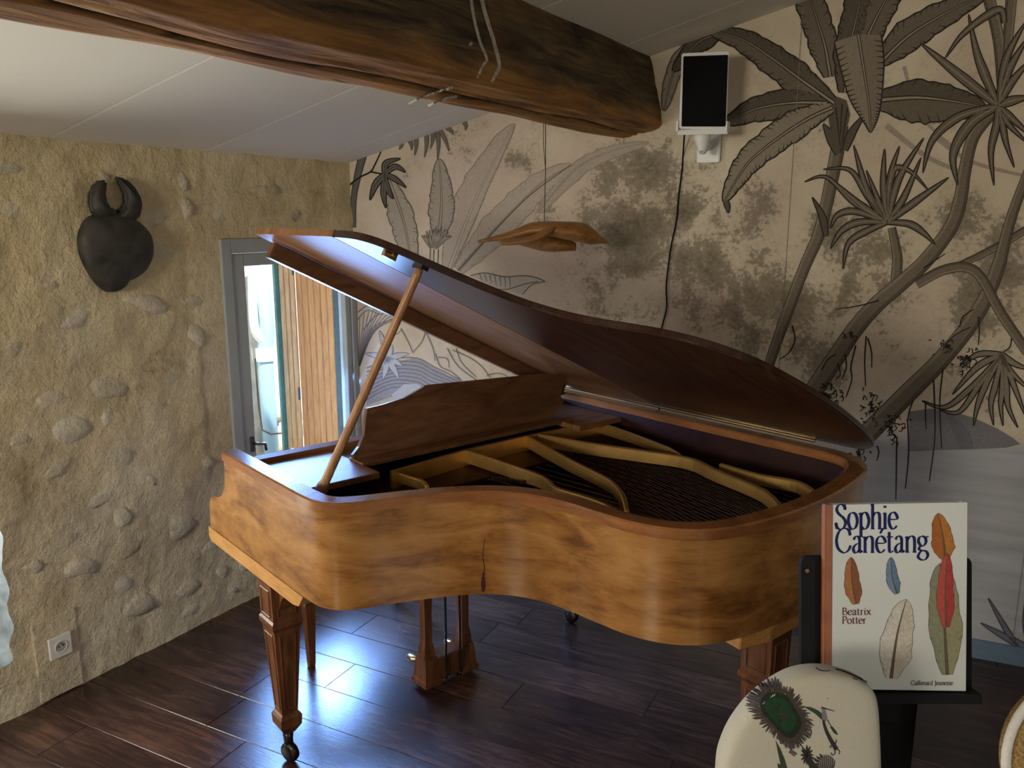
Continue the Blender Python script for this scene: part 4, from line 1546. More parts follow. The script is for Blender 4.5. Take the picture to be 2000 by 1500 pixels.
def strut(pts, h0, h1, th, z, name='plate_strut'):
    """gold iron bar: pixel path of its upper edge at height z"""
    p = [pz(u, v, z) for u, v in pts]
    p = [Vector(q) for q in catmull([tuple(x) for x in p], 5)]
    n = len(p)
    bm = bmesh.new()
    rings = []
    for i, q in enumerate(p):
        a, c = p[max(i - 1, 0)], p[min(i + 1, n - 1)]
        d = (c - a)
        d.z = 0
        d.normalize()
        s = Vector((-d.y, d.x, 0)) * th / 2
        f = i / (n - 1)
        hh = h0 + (h1 - h0) * f
        drop = -0.05 * max(0, (f - 0.86) / 0.14) ** 1.5
        q = q + Vector((0, 0, drop))
        e = 0.003
        rings.append([bm.verts.new(x) for x in (q - s - Vector((0, 0, hh)), q - s - Vector((0, 0, e)), q - s * 0.6, q + s * 0.6, q + s - Vector((0, 0, e)), q + s - Vector((0, 0, hh)))])
    for a, c in zip(rings, rings[1:]):
        for j in range(6):
            bm.faces.new((a[j], a[(j + 1) % 6], c[(j + 1) % 6], c[j]))
    bm.faces.new(rings[0])
    bm.faces.new(rings[-1])
    return bm_obj(name, bm, M['gold'], piano)


ZS = 0.935
strut([(912, 878), (1000, 908), (1060, 930), (1088, 952), (1140, 968), (1250, 1003)], 0.045, 0.03, 0.016, ZS)
strut([(1032, 851), (1110, 895), (1180, 930), (1206, 950), (1228, 984)], 0.045, 0.03, 0.014, ZS)
strut([(1054, 847), (1150, 864), (1250, 878), (1345, 893), (1400, 917), (1480, 950), (1545, 985)], 0.045, 0.035, 0.020, ZS)
strut([(1172, 824), (1240, 848), (1345, 888)], 0.045, 0.03, 0.012, ZS)
strut([(1408, 905), (1480, 925), (1560, 940), (1597, 964)], 0.035, 0.035, 0.018, ZS)
strut([(766, 918), (800, 930), (825, 938), (838, 952)], 0.03, 0.03, 0.014, 0.925)
bm = bmesh.new()
web = [pz(766, 922, ZS), pz(912, 879, ZS), pz(1032, 851, ZS), pz(1172, 824, ZS)]
for a, c in zip(web, web[1:]):
    k = [bm.verts.new(a), bm.verts.new(c), bm.verts.new(c - Vector((0, 0, 0.055))), bm.verts.new(a - Vector((0, 0, 0.055)))]
    k2 = [bm.verts.new(v.co + Vector((-0.014, 0, 0))) for v in k]
    bm.faces.new(k)
    bm.faces.new(k2)
    for i in range(4):
        bm.faces.new((k[i], k[(i + 1) % 4], k2[(i + 1) % 4], k2[i]))
bm_obj('plate_web', bm, M['gold'], piano)
bm = bmesh.new()
box_bm((-0.30, 0.06, 0.865), (-0.12, 1.42, 0.880), 0.002, bm=bm)
bm_obj('plate_flange', bm, M['interior'], piano)
# plate rim following the case
pr_o, pr_i = offset_line(outline, 0.053)[8:], offset_line(outline, 0.10)[8:]
wall_strip('plate_edge', pr_o[:118], pr_i[:118], 0.84, 0.856, M['interior'], piano)
# strings: too many to count
bm = bmesh.new()
for i in range(24):
    f = i / 23
    a = Vector((-0.28, 0.35 + f * 1.05, 0.874))
    c = Vector((0.30 + 0.50 * min(1, f * 1.5), 0.62 + f * 0.72, 0.868))
    if f < 0.3:
        c = Vector((0.12 + f * 0.9, 0.46 + f * 0.45, 0.868))
    tube_bm([a, c], 0.0011, 4, bm, cap=False)
for i in range(26):
    f = i / 25
    a = Vector((-0.25, 1.08 + f * 0.30, 0.888))
    c = Vector((0.66 + 0.12 * (1 - abs(2 * f - 1)), 0.78 + f * 0.42, 0.884))
    tube_bm([a, c], 0.0017, 4, bm, cap=False)
so = bm_obj('strings', bm, M['steel'], piano)
so['kind'] = 'stuff'
# row of dampers / tuning pins glints near the bentside
bm = bmesh.new()
for i in range(26):
    q = pz(962 + i * 4.6, 940 + i * 0.45, 0.89)
    tube_bm([q, q + Vector((0, 0, 0.016))], 0.0022, 5, bm)
so = bm_obj('tuning_pins', bm, M['brass'], piano)
so['kind'] = 'stuff'

# music desk
desk_px = [(690, 888), (702, 872), (712, 848), (714, 822), (718, 797), (745, 791), (790, 777), (826, 757), (830, 752), (960, 739), (1062, 729), (1088, 732), (1106, 727), (1104, 745), (1097, 760), (1095, 772), (1100, 784), (1092, 800), (1080, 812)]
DP0, DN = (-0.335, 0, 0.95), (1, 0, 0.22)
dn = Vector(DN).normalized()
dl = [pplane(u, v, DP0, DN) for u, v in desk_px]
dl += [Vector((dl[-1].x, dl[-1].y - 0.01, 0.957)), Vector((dl[0].x, dl[0].y + 0.005, 0.957))]
bm = bmesh.new()
f_ = [bm.verts.new(p) for p in dl]
g_ = [bm.verts.new(p - dn * 0.018) for p in dl]
bm.faces.new(f_)
bm.faces.new(g_)
for i in range(len(f_)):
    j = (i + 1) % len(f_)
    bm.faces.new((f_[i], f_[j], g_[j], g_[i]))
bm_obj('music_desk', bm, M['deskwood'], piano)
box('desk_ledge', (-0.37, 0.33, 0.946), (-0.285, 1.26, 0.962), M['deskwood'], piano, 0.004)

# lid : hinged on the bass side, front flap unfolded in the same plane, a batten along the front edge
LA = R(26.0)
HW, HZ = 1.478, 1.018


def lid_pt(t_, s, d=0.0):
    """t along the case, s from the hinge, d above the underside"""
    return Vector((t_, HW - s * math.cos(LA) + d * math.sin(LA), HZ + s * math.sin(LA) + d * math.cos(LA)))


lid_out = [(a, b_) for a, b_ in offset_line(outline, -0.012)]
curve = [(a, HW - b_) for a, b_ in lid_out if a > -0.06]
curve = [(a, max(s, 0.0)) for a, s in curve]


def lid_piece(name, poly, mat, d0=0.0, d1=0.020):
    bm = bmesh.new()
    lo = [bm.verts.new(lid_pt(a, s, d0)) for a, s in poly]
    hi = [bm.verts.new(lid_pt(a, s, d1)) for a, s in poly]
    bm.faces.new(lo)
    bm.faces.new(hi)
    for i in range(len(poly)):
        j = (i + 1) % len(poly)
        bm.faces.new((lo[i], lo[j], hi[j], hi[i]))
    bmesh.ops.recalc_face_normals(bm, faces=bm.faces[:])
    es = [e for e in bm.edges if len(e.link_faces) == 2 and e.calc_face_angle(0) > 1.0 and all(len(f.verts) > 4 or True for f in e.link_faces) and any(len(f.verts) > 4 for f in e.link_faces)]
    bmesh.ops.bevel(bm, geom=es, offset=0.004, segments=2, affect='EDGES')
    return bm_obj(name, bm, mat, piano)


main_poly = [(-0.063, 0.0), (-0.063, HW + 0.012)] + curve
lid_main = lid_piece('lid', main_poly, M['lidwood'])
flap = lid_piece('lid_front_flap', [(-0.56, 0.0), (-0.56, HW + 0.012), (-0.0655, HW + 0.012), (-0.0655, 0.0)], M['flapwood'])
bm = bmesh.new()
c8 = []
for (t_, s, d) in ((-0.556, 0.03, -0.001), (-0.52, 0.03, -0.001), (-0.52, 0.03, -0.052), (-0.556, 0.03, -0.052)):
    c8.append((t_, s, d))
A8 = [bm.verts.new(lid_pt(*x)) for x in c8]
B8 = [bm.verts.new(lid_pt(x[0], HW - 0.045, x[2])) for x in c8]
bm.faces.new(A8)
bm.faces.new(B8)
for i in range(4):
    bm.faces.new((A8[i], A8[(i + 1) % 4], B8[(i + 1) % 4], B8[i]))
bmesh.ops.bevel(bm, geom=bm.edges[:], offset=0.003, segments=2, affect='EDGES')
bm_obj('lid_batten', bm, M['deskwood'], piano)
bm = tube_bm([lid_pt(-0.54, 0.003, -0.004), lid_pt(0.60, 0.003, -0.004)], 0.0055, 8)
hinge = bm_obj('lid_hinge', bm, M['brass'], piano)
# prop stick and its cups on the lid
top = lid_pt(0.122, 1.32, -0.004)
bot = pz(622, 952, 0.975)
bot.z = 0.95
bm = tube_bm([bot, bot + (top - bot) * 0.04, bot + (top - bot) * 0.07, bot + (top - bot) * 0.97, top], [0.019, 0.019, 0.0135, 0.0115, 0.008], 12)
bm_obj('lid_prop', bm, M['propwood'], piano, True)
bm = box_bm((-0.022, -0.012, -0.006), (0.022, 0.012, 0.006), 0.002)
xform(bm, Matrix.Translation(top) @ Matrix.Rotation(-LA, 4, 'X'))
bm_obj('prop_cup', bm, M['darkmetal'], piano)
q = pplane(762, 495, lid_pt(0, 0), (0, math.sin(LA), math.cos(LA)))
bm = bmesh.new()
box_bm((-0.024, -0.006, -0.008), (0.024, 0.006, 0.0), 0.002, bm=bm)
box_bm((-0.007, -0.02, -0.014), (0.007, 0.02, 0.0), 0.002, bm=bm)
xform(bm, Matrix.Translation(q) @ Matrix.Rotation(-LA, 4, 'X'))
bm_obj('prop_cup', bm, M['brass'], piano)
# rubber button on the lid edge
bm = bmesh.new()
bmesh.ops.create_uvsphere(bm, u_segments=14, v_segments=9, radius=0.019)
xform(bm, Matrix.Translation(lid_pt(0.838, 0.475, 0.03)))
bm_obj('lid_button', bm, M['black'], piano, True)

# legs
def leg(cx, cy, top_z=0.652):
    lg = bm_obj('leg', frustum_bm([(0.105, .017, .017, cx, cy), (0.135, .034, .034, cx, cy), (0.168, .036, .036, cx, cy), (0.176, .031, .031, cx, cy), (0.182, .0265, .0265, cx, cy),
                                   (0.475, .043, .043, cx, cy), (0.49, .050, .050, cx, cy), (0.505, .050, .050, cx, cy), (0.512, .045, .045, cx, cy), (top_z - 0.03, .047, .047, cx, cy), (top_z, .055, .055, cx, cy)]), M['legwood'], piano)
    # raised panel frames on the four faces (sub-parts)
    for ax, sgn in (('x', 1), ('x', -1), ('y', 1), ('y', -1)):
        bm = bmesh.new()
        for za, zb, wa, wb in ((0.20, 0.46, 0.0275, 0.0420), (0.525, 0.61, 0.046, 0.0465)):
            for side in (-1, 1):
                pts = []
                for z_, hw in ((za, wa), (zb, wb)):
                    o_ = hw * 0.62 * side
                    pts.append((cx + sgn * (hw + 0.0005), cy + o_, z_) if ax == 'x' else (cx + o_, cy + sgn * (hw + 0.0005), z_))
                tube_bm(pts, 0.0028, 6, bm)
            for z_, hw in ((za, wa), (zb, wb)):
                pts = [(cx + sgn * (hw + 0.0005), cy + hw * 0.62 * s_, z_) if ax == 'x' else (cx + hw * 0.62 * s_, cy + sgn * (hw + 0.0005), z_) for s_ in (-1, 1)]
                tube_bm(pts, 0.0028, 6, bm)
        bm_obj('panel_moulding', bm, M['legwood'], lg)
    # caster
    bm = bmesh.new()
    tube_bm([(cx, cy, 0.11), (cx, cy, 0.075), (cx + 0.006, cy, 0.055)], [0.018, 0.015, 0.013], 12, bm)
    bm_obj('caster_stem', bm, M['darkmetal'], lg, True)
    bm = lathe_bm([(0.006, -0.014), (0.024, -0.014), (0.032, -0.009), (0.034, 0), (0.032, 0.009), (0.024, 0.014), (0.006, 0.014)], 22)
    xform(bm, Matrix.Translation((cx + 0.008, cy, 0.0345)) @ Matrix.Rotation(R(90), 4, 'X') @ Matrix.Rotation(R(20), 4, 'Y'))
    bm_obj('caster_wheel', bm, M['darkmetal'], lg, True)
    return lg


leg(-0.355, 0.062)
leg(-0.43, 1.40)
leg(0.80, 0.93, 0.662)
# curved brackets between front legs and key bed
for w0 in (0.035, 1.37):
    bm = bmesh.new()
    br = [(-0.312, 0.652), (-0.10, 0.652), (-0.115, 0.635)] + [(-0.30 + 0.17 * math.cos(a) * 1.0, 0.545 + 0.085 * math.sin(a)) for a in (R(20), R(45), R(70), R(95), R(120))][::1] + [(-0.312, 0.56)]
    br = [(-0.312, 0.652), (-0.11, 0.652), (-0.125, 0.628), (-0.17, 0.636), (-0.22, 0.630), (-0.26, 0.612), (-0.288, 0.585), (-0.298, 0.56), (-0.312, 0.545)]
    prism_bm(br, 0, 0.05, bm)
    for v in bm.verts:
        v.co = Vector((v.co.x, v.co.z + w0, v.co.y))
    bm_obj('leg_bracket', bm, M['legwood'], piano)
# block and frame under the tail
bm = bmesh.new()
prism_bm([(0.56, 0.78), (0.845, 0.735), (0.872, 0.83), (0.872, 1.02), (0.85, 1.15), (0.56, 1.15)], 0.655, 0.70, bm)
bmesh.ops.bevel(bm, geom=bm.edges[:], offset=0.004, segments=1, affect='EDGES')
bm_obj('tail_block', bm, M['strip'], piano)
for i, (a, c) in enumerate((((-0.10, 0.30), (0.60, 0.95)), ((-0.10, 0.75), (0.66, 0.95)), ((-0.10, 1.2), (0.62, 1.05)))):
    bm = tube_bm([(a[0], a[1], 0.745), (c[0], c[1], 0.745)], 0.04, 4)
    bm_obj('under_brace', bm, M['darkwood'], piano)

# pedal lyre
for w0 in (0.645, 0.815):
    ps = bm_obj('lyre_post', frustum_bm([(0.09, .026, .024, -0.42, w0), (0.155, .023, .021, -0.42, w0), (0.19, .016, .015, -0.42, w0), (0.30, .017, .016, -0.42, w0), (0.655, .023, .021, -0.42, w0)]), M['legwood'], piano)
    bm_obj('post_plinth', frustum_bm([(0.018, .048, .038, -0.42, w0), (0.036, .048, .038, -0.42, w0), (0.041, .041, .032, -0.42, w0), (0.09, .037, .029, -0.42, w0), (0.125, .030, .026, -0.42, w0)]), M['legwood'], ps)
lb = bm_obj('pedal_box', box_bm((-0.458, 0.645, 0.026), (-0.382, 0.815, 0.118), 0.006), M['legwood'], piano)
for w0, tw in ((0.700, 0.655), (0.765, 0.832)):
    bm = tube_bm([(-0.445, w0, 0.075), (-0.48, (w0 + tw) / 2, 0.073), (-0.515, tw, 0.066), (-0.545, tw, 0.06), (-0.563, tw, 0.058)], [0.009, 0.010, 0.016, 0.018, 0.008], 12)
    for v in bm.verts:
        v.co.z = 0.065 + (v.co.z - 0.065) * 0.75
    bm_obj('pedal', bm, M['brass'], piano, True)
    bm_obj('pedal_rod', tube_bm([(-0.372, w0, 0.03), (-0.372, w0, 0.655)], 0.0045, 8), M['darkmetal'], piano)
# dark split in the bentside veneer
sm = surface_mapper([rim], 0.0003)
ik = Ink(sm)
cr = (0.055, 0.018, 0.012)
ik.stroke([(943, 1156), (944, 1140), (946, 1110), (943, 1085), (947, 1050)], 3.0, 1.0, cr, 1, n=4)
ik.poly([(941, 1155), (939, 1140), (943, 1115), (947, 1128), (949, 1146), (945, 1157)], cr, 1.2)
ik.stroke([(946, 1085), (935, 1078), (925, 1080)], 2.0, 0.8, (0.12, 0.045, 0.02), 1, n=3)
ik.build('veneer_split', M['print'], piano, inv=PI_)

# ---- piano bench behind (only a leg shows under the case)
bench = thing('piano_bench', 'dark wooden piano bench pushed in on the keyboard side', 'bench', PM @ Vector((-1.0, 0.655, 0)), PANG)
for sx in (-0.09, 0.17):
    for sy in (-0.275, 0.275):
        bm_obj('leg', frustum_bm([(0.0, .011, .011, sx, sy), (0.02, .013, .013, sx, sy), (0.03, .013, .013, sx, sy), (0.40, .024, .024, sx, sy), (0.46, .025, .025, sx, sy)]), M['legwood'], bench)
box('seat_frame', (-0.115, -0.30, 0.44), (0.195, 0.30, 0.475), M['legwood'], bench, 0.004)
box('seat', (-0.125, -0.31, 0.475), (0.205, 0.31, 0.50), M['cap'], bench, 0.008)

# ================================================================== THINGS ON AND BY THE WALLS
# ---- horned mask on the stone wall
def mk(*p):
    return [(120 + x / 5.77, 330 + y / 5.77) for x, y in p]


def on_stone(u, v, off=0.0):
    return on_plane(u, v, Vector((XW + off, 0, 0)), Vector((1, 0, 0)))


body = mk((160, 790), (185, 680), (235, 590), (300, 530), (420, 500), (560, 490), (700, 510), (805, 580), (900, 660), (962, 760), (985, 880), (962, 1020), (905, 1140), (820, 1212), (725, 1258), (665, 1328), (590, 1374),
          (505, 1386), (430, 1350), (330, 1260), (258, 1150), (200, 1010), (172, 900))
body = catmull(body, 3, closed=True)
c0 = on_stone(*mk((570, 900))[0], 0)
mask = thing('horned_mask', 'dark round animal mask with two horns curving into a ring, hung on the stone wall', 'mask', c0)
bp3 = [on_stone(u, v) - c0 for u, v in body]
bm = bmesh.new()
rings = []
for s, hgt in ((1.0, 0.006), (1.0, 0.026), (0.95, 0.040), (0.82, 0.054), (0.6, 0.066), (0.3, 0.073)):
    rings.append([bm.verts.new(Vector((hgt + 0.004 * noise.noise(p * 25 + Vector((s * 9, 0, 0))), p.y * s, p.z * s))) for p in bp3])
for a, c in zip(rings, rings[1:]):
    for i in range(len(a)):
        bm.faces.new((a[i], a[(i + 1) % len(a)], c[(i + 1) % len(a)], c[i]))
bm.faces.new(rings[0])
bm.faces.new(rings[-1])
bm_obj('face', bm, M['mask'], mask, True)
for pts in (((390, 118), (330, 150), (280, 230), (255, 330), (265, 430), (300, 530), (430, 610), (560, 625), (562, 468), (510, 460), (460, 410), (435, 340), (432, 230), (452, 135)),
            ((570, 93), (650, 110), (740, 180), (800, 270), (845, 360), (840, 470), (800, 575), (700, 605), (562, 625), (564, 468), (600, 468), (650, 420), (670, 330), (640, 240), (600, 170), (562, 118))):
    out_ = [on_stone(u, v) - c0 for u, v in mk(*[tuple(p) for p in pts])]
    bm = bmesh.new()
    prism_bm([(p.y, p.z) for p in out_], 0.010, 0.046, bm)
    bmesh.ops.recalc_face_normals(bm, faces=bm.faces[:])
    bmesh.ops.bevel(bm, geom=bm.edges[:], offset=0.010, segments=3, affect='EDGES')
    for v in bm.verts:
        v.co = Vector((v.co.z, v.co.x, v.co.y))
    bm_obj('horn', bm, M['mask'], mask, True)
for (a, b_) in ((440, 760), (700, 760)):
    q = on_stone(*mk((a, b_))[0]) - c0
    bm = bmesh.new()
    bmesh.ops.create_uvsphere(bm, u_segments=12, v_segments=8, radius=1)
    for v in bm.verts:
        v.co = Vector((0.058 + v.co.x * 0.012, q.y + v.co.y * 0.014, q.z + v.co.z * 0.008))
    bm_obj('eye', bm, M['mask'], mask, True)

# ---- wall socket
sk = thing('wall_socket', 'square white wall socket low on the stone wall', 'socket', (XW + 0.012, 1.497, 0.195))
pl_ = box_bm((0, -0.041, -0.041), (0.012, 0.041, 0.041), 0.003)
bm_obj('plate', pl_, M['white'], sk)
box('smooth_patch', (-0.02, -0.085, -0.19), (-0.002, 0.075, 0.115), M['mortar'], sk, 0.004)
bm = lathe_bm([(0.021, 0.0121), (0.0235, 0.0145), (0.0215, 0.0150), (0.019, 0.0125), (0.0, 0.0122)][:4], 28)
xform(bm, Matrix.Rotation(R(90), 4, 'Y'))
bm_obj('ring', bm, M['white'], sk, True)
M['socketwell'] = plain('socket_well', (0.40, 0.40, 0.37), rough=0.5)
bm = lathe_bm([(0.0185, 0.0123), (0.0185, 0.0128), (0.001, 0.0128)], 28)
xform(bm, Matrix.Rotation(R(90), 4, 'Y'))
bm_obj('well', bm, M['socketwell'], sk)
for dy, dz in ((-0.008, 0.002), (0.008, 0.002)):
    bm = lathe_bm([(0.0027, 0.0128), (0.0027, 0.0134), (0.0005, 0.0134)], 12)
    xform(bm, Matrix.Translation((0, dy, dz)) @ Matrix.Rotation(R(90), 4, 'Y'))
    bm_obj('pin_hole', bm, M['black'], sk)
bm = tube_bm([(0.012, 0, 0.011), (0.018, 0, 0.011)], 0.0025, 8)
bm_obj('earth_pin', bm, M['brass'], sk)

# ---- speaker
sn = Vector((0.27, -0.94, -0.17)).normalized()
sc = mural(1376, 178) + MN * 0.24
sc = on_plane(1376, 178, sc, sn)
sp = thing('wall_speaker', 'white loudspeaker with black grille on a bracket high on the mural wall', 'speaker', sc)
corners = [on_plane(u, v, sc, sn) - sc for u, v in ((1331, 104), (1424, 100), (1419, 254), (1326, 252))]
sx_ = (corners[1] - corners[0]).normalized()
sy_ = sn.cross(sx_)


def quad_prism(cs, f, b_, bev=0.004):
    bm = bmesh.new()
    A = [bm.verts.new(c + sn * f) for c in cs]
    B = [bm.verts.new(c * 0.93 - sn * b_) if b_ > 0.05 else bm.verts.new(c - sn * b_) for c in cs]
    bm.faces.new(A)
    bm.faces.new(B)
    for i in range(4):
        bm.faces.new((A[i], A[(i + 1) % 4], B[(i + 1) % 4], B[i]))
    bmesh.ops.recalc_face_normals(bm, faces=bm.faces[:])
    if bev:
        bmesh.ops.bevel(bm, geom=bm.edges[:], offset=bev, segments=2, affect='EDGES')
    return bm


bm_obj('cabinet', quad_prism(corners, 0.0, 0.13), M['white'], sp)
gc = [on_plane(u, v, sc, sn) - sc for u, v in ((1335, 110), (1422, 107), (1417, 247), (1331, 247))]
bm_obj('grille', quad_prism(gc, 0.006, -0.0, 0.002), M['grille'], sp)
tray = [on_plane(u, v, sc, sn) - sc for u, v in ((1323, 254), (1421, 252), (1421, 262), (1323, 264))]
bm_obj('tray', quad_prism(tray, -0.005, 0.10, 0.002), M['white'], sp)
for u in (1323, 1419):
    q = on_plane(u, 246, sc, sn) - sc
    bm_obj('tray_clip', box_bm(q + Vector((-0.004, -0.004, -0.02)), q + Vector((0.004, 0.03, 0.018)), 0.001), M['white'], sp)
wp = mural(1386, 288) - sc
jp = on_plane(1371, 264, sc, sn) - sc - sn * 0.05
bm_obj('swivel_joint', tube_bm([jp, jp + Vector((0, 0, -0.015)), jp + Vector((0.003, 0, -0.06)), jp + Vector((0.004, 0.0, -0.075))], [0.032, 0.032, 0.018, 0.012], 18), M['white'], sp, True)
bm_obj('bracket_arm', tube_bm([jp + Vector((0.004, 0, -0.06)), jp * 0.5 + wp * 0.5 + Vector((0, 0, -0.01)), wp + MN * 0.004], 0.018, 12), M['white'], sp, True)
e1 = MDIR * 0.046
bm = bmesh.new()
A = [bm.verts.new(wp + e1 * a + Vector((0, 0, b_)) + MN * d) for d in (0.002, 0.022) for a, b_ in ((-1, -0.06), (1, -0.06), (1, 0.06), (-1, 0.06))]
for f_ in ((0, 1, 2, 3), (4, 5, 6, 7), (0, 1, 5, 4), (1, 2, 6, 5), (2, 3, 7, 6), (3, 0, 4, 7)):
    bm.faces.new([A[i] for i in f_])
bmesh.ops.recalc_face_normals(bm, faces=bm.faces[:])
bmesh.ops.bevel(bm, geom=bm.edges[:], offset=0.004, segments=2, affect='EDGES')
bm_obj('wall_plate', bm, M['white'], sp)
q = jp + Vector((0.002, -0.02, -0.068))
bm_obj('screw', tube_bm([q, q + Vector((0.001, -0.006, 0))], 0.004, 8), M['darkmetal'], sp)
# cable down the wall
cp = [(1338, 262), (1335, 300), (1333, 330), (1326, 385), (1322, 430), (1312, 478), (1306, 520), (1302, 560), (1303, 600), (1296, 630), (1291, 660), (1288, 760), (1290, 900), (1292, 1060)]
pts = [mural(u, v, 0.008) for u, v in cp]
pts[0] = sc + corners[3] * 0.8 - sn * 0.09
bm_obj('cable', tube_bm([Vector(q) - sc for q in catmull([tuple(p) for p in pts], 4)], 0.0035, 7), M['black'], sp, True, label='thin black cable hanging down the wall')

# ---- carved wooden bird on a thread
BD = 3.3
bc = at_depth(1063, 455, BD)
bird = thing('hanging_bird', 'carved wooden bird hanging on a thread in front of the mural', 'ornament', bc)
PXM = BD / F


def loft(stations, name, side=0.0):
    stations = [(u, v, hh * 1.3, hd) for u, v, hh, hd in stations]
    """stations: (u, v, half height px, half depth px)"""
    st = catmull([tuple(s) for s in stations], 4)
    bm = bmesh.new()
    rings = []
    dback = Vector((fw.x, fw.y, 0)).normalized()
    for (u, v, hh, hd) in st:
        c = at_depth(u, v, BD) - bc - dback * side * PXM
        ring = []
        for k in range(14):
            a = 2 * math.pi * k / 14
            ca, sa = math.cos(a), math.sin(a)
            # drooping, lens-shaped section
            ring.append(bm.verts.new(c + dback * (ca * max(hd, 0.3) * PXM) + Vector((0, 0, 1)) * ((sa * max(hh, 0.3) - 0.22 * hh * abs(ca) ** 2) * PXM)))
        rings.append(ring)
    for a, c in zip(rings, rings[1:]):
        for k in range(14):
            bm.faces.new((a[k], a[(k + 1) % 14], c[(k + 1) % 14], c[k]))
    bm.faces.new(rings[0])
    bm.faces.new(rings[-1])
    return bm_obj(name, bm, M['birdwood'], bird, True)


loft([(934, 472, 2.5, 6), (965, 466, 4, 13), (1000, 459, 7, 22), (1035, 448, 10, 34), (1066, 446, 11, 42), (1100, 450, 13.5, 46), (1130, 453, 15, 42), (1150, 459, 14, 30), (1168, 466, 8, 16), (1180, 471, 3.5, 7), (1188, 475, 1, 2)], 'body')
loft([(976, 473, 4, 12), (1000, 472, 4.5, 18), (1030, 468, 5.5, 24), (1052, 460, 7, 26), (1070, 450, 7, 22), (1080, 446, 3, 10)], 'near_wing', side=38)
loft([(1012, 476, 2, 6), (1035, 475, 8, 16), (1058, 473, 14, 24), (1078, 474, 15, 28), (1100, 478, 11, 24), (1118, 481, 8, 18), (1127, 483, 6, 12)], 'far_wing', side=-30)
tp = at_depth(1063, 434, BD)
top_z = ceil_z(tp.x) - 0.001
bm_obj('thread', tube_bm([tp - bc + Vector((0, 0, -0.004)), tp - bc + Vector((0.004, 0, 0.2)), Vector((tp.x - bc.x, tp.y - bc.y, top_z - bc.z))], 0.0016, 6), M['string'], bird)
bm_obj('second_thread', tube_bm([tp - bc + Vector((0.004, 0, 0.2)), tp - bc + Vector((-0.006, 0, 0.3)), Vector((tp.x - bc.x - 0.008, tp.y - bc.y, top_z - bc.z))], 0.0013, 6), M['string'], bird)
bm_obj('hook', box_bm(tp - bc + Vector((-0.006, -0.006, -0.008)), tp - bc + Vector((0.006, 0.006, 0.004)), 0.002), M['darkmetal'], bird)

# ================================================================== BOOK ON ITS STAND
KD = 1.52
bkc = at_depth(1750, 1348, KD)
book = thing('picture_book', 'large cream picture book with navy title lettering and a brown cloth spine', 'book', bkc)


def slab(px, d0, d1, name, mat, parent, org, bev=0.0015, label=None):
    bm = bmesh.new()
    A = [bm.verts.new(at_depth(u, v, KD) + fw * d0 - org) for u, v in px]
    B = [bm.verts.new(at_depth(u, v, KD) + fw * d1 - org) for u, v in px]
    n = len(px)
    bm.faces.new(A)
    bm.faces.new(B)
    for i in range(n):
        bm.faces.new((A[i], A[(i + 1) % n], B[(i + 1) % n], B[i]))
    bmesh.ops.recalc_face_normals(bm, faces=bm.faces[:])
    if bev:
        bmesh.ops.bevel(bm, geom=bm.edges[:], offset=bev, segments=2, affect='EDGES')
    return bm_obj(name, bm, mat, parent, label=label)


slab([(1627, 986), (1890, 981), (1887, 1350), (1624, 1346)], 0.0, 0.0025, 'front_cover', M['cover'], book, bkc, 0.0008)
slab([(1628, 990), (1884, 985), (1881, 1345), (1625, 1342)], 0.003, 0.016, 'page_block', M['paper'], book, bkc, 0.0008)
slab([(1614, 986), (1890, 981), (1887, 1350), (1611, 1346)], 0.0165, 0.019, 'back_cover', M['cover'], book, bkc, 0.0008)
slab([(1612, 986), (1628, 986), (1625, 1346), (1609.5, 1346)], -0.0006, 0.0195, 'spine', M['spine'], book, bkc, 0.002)

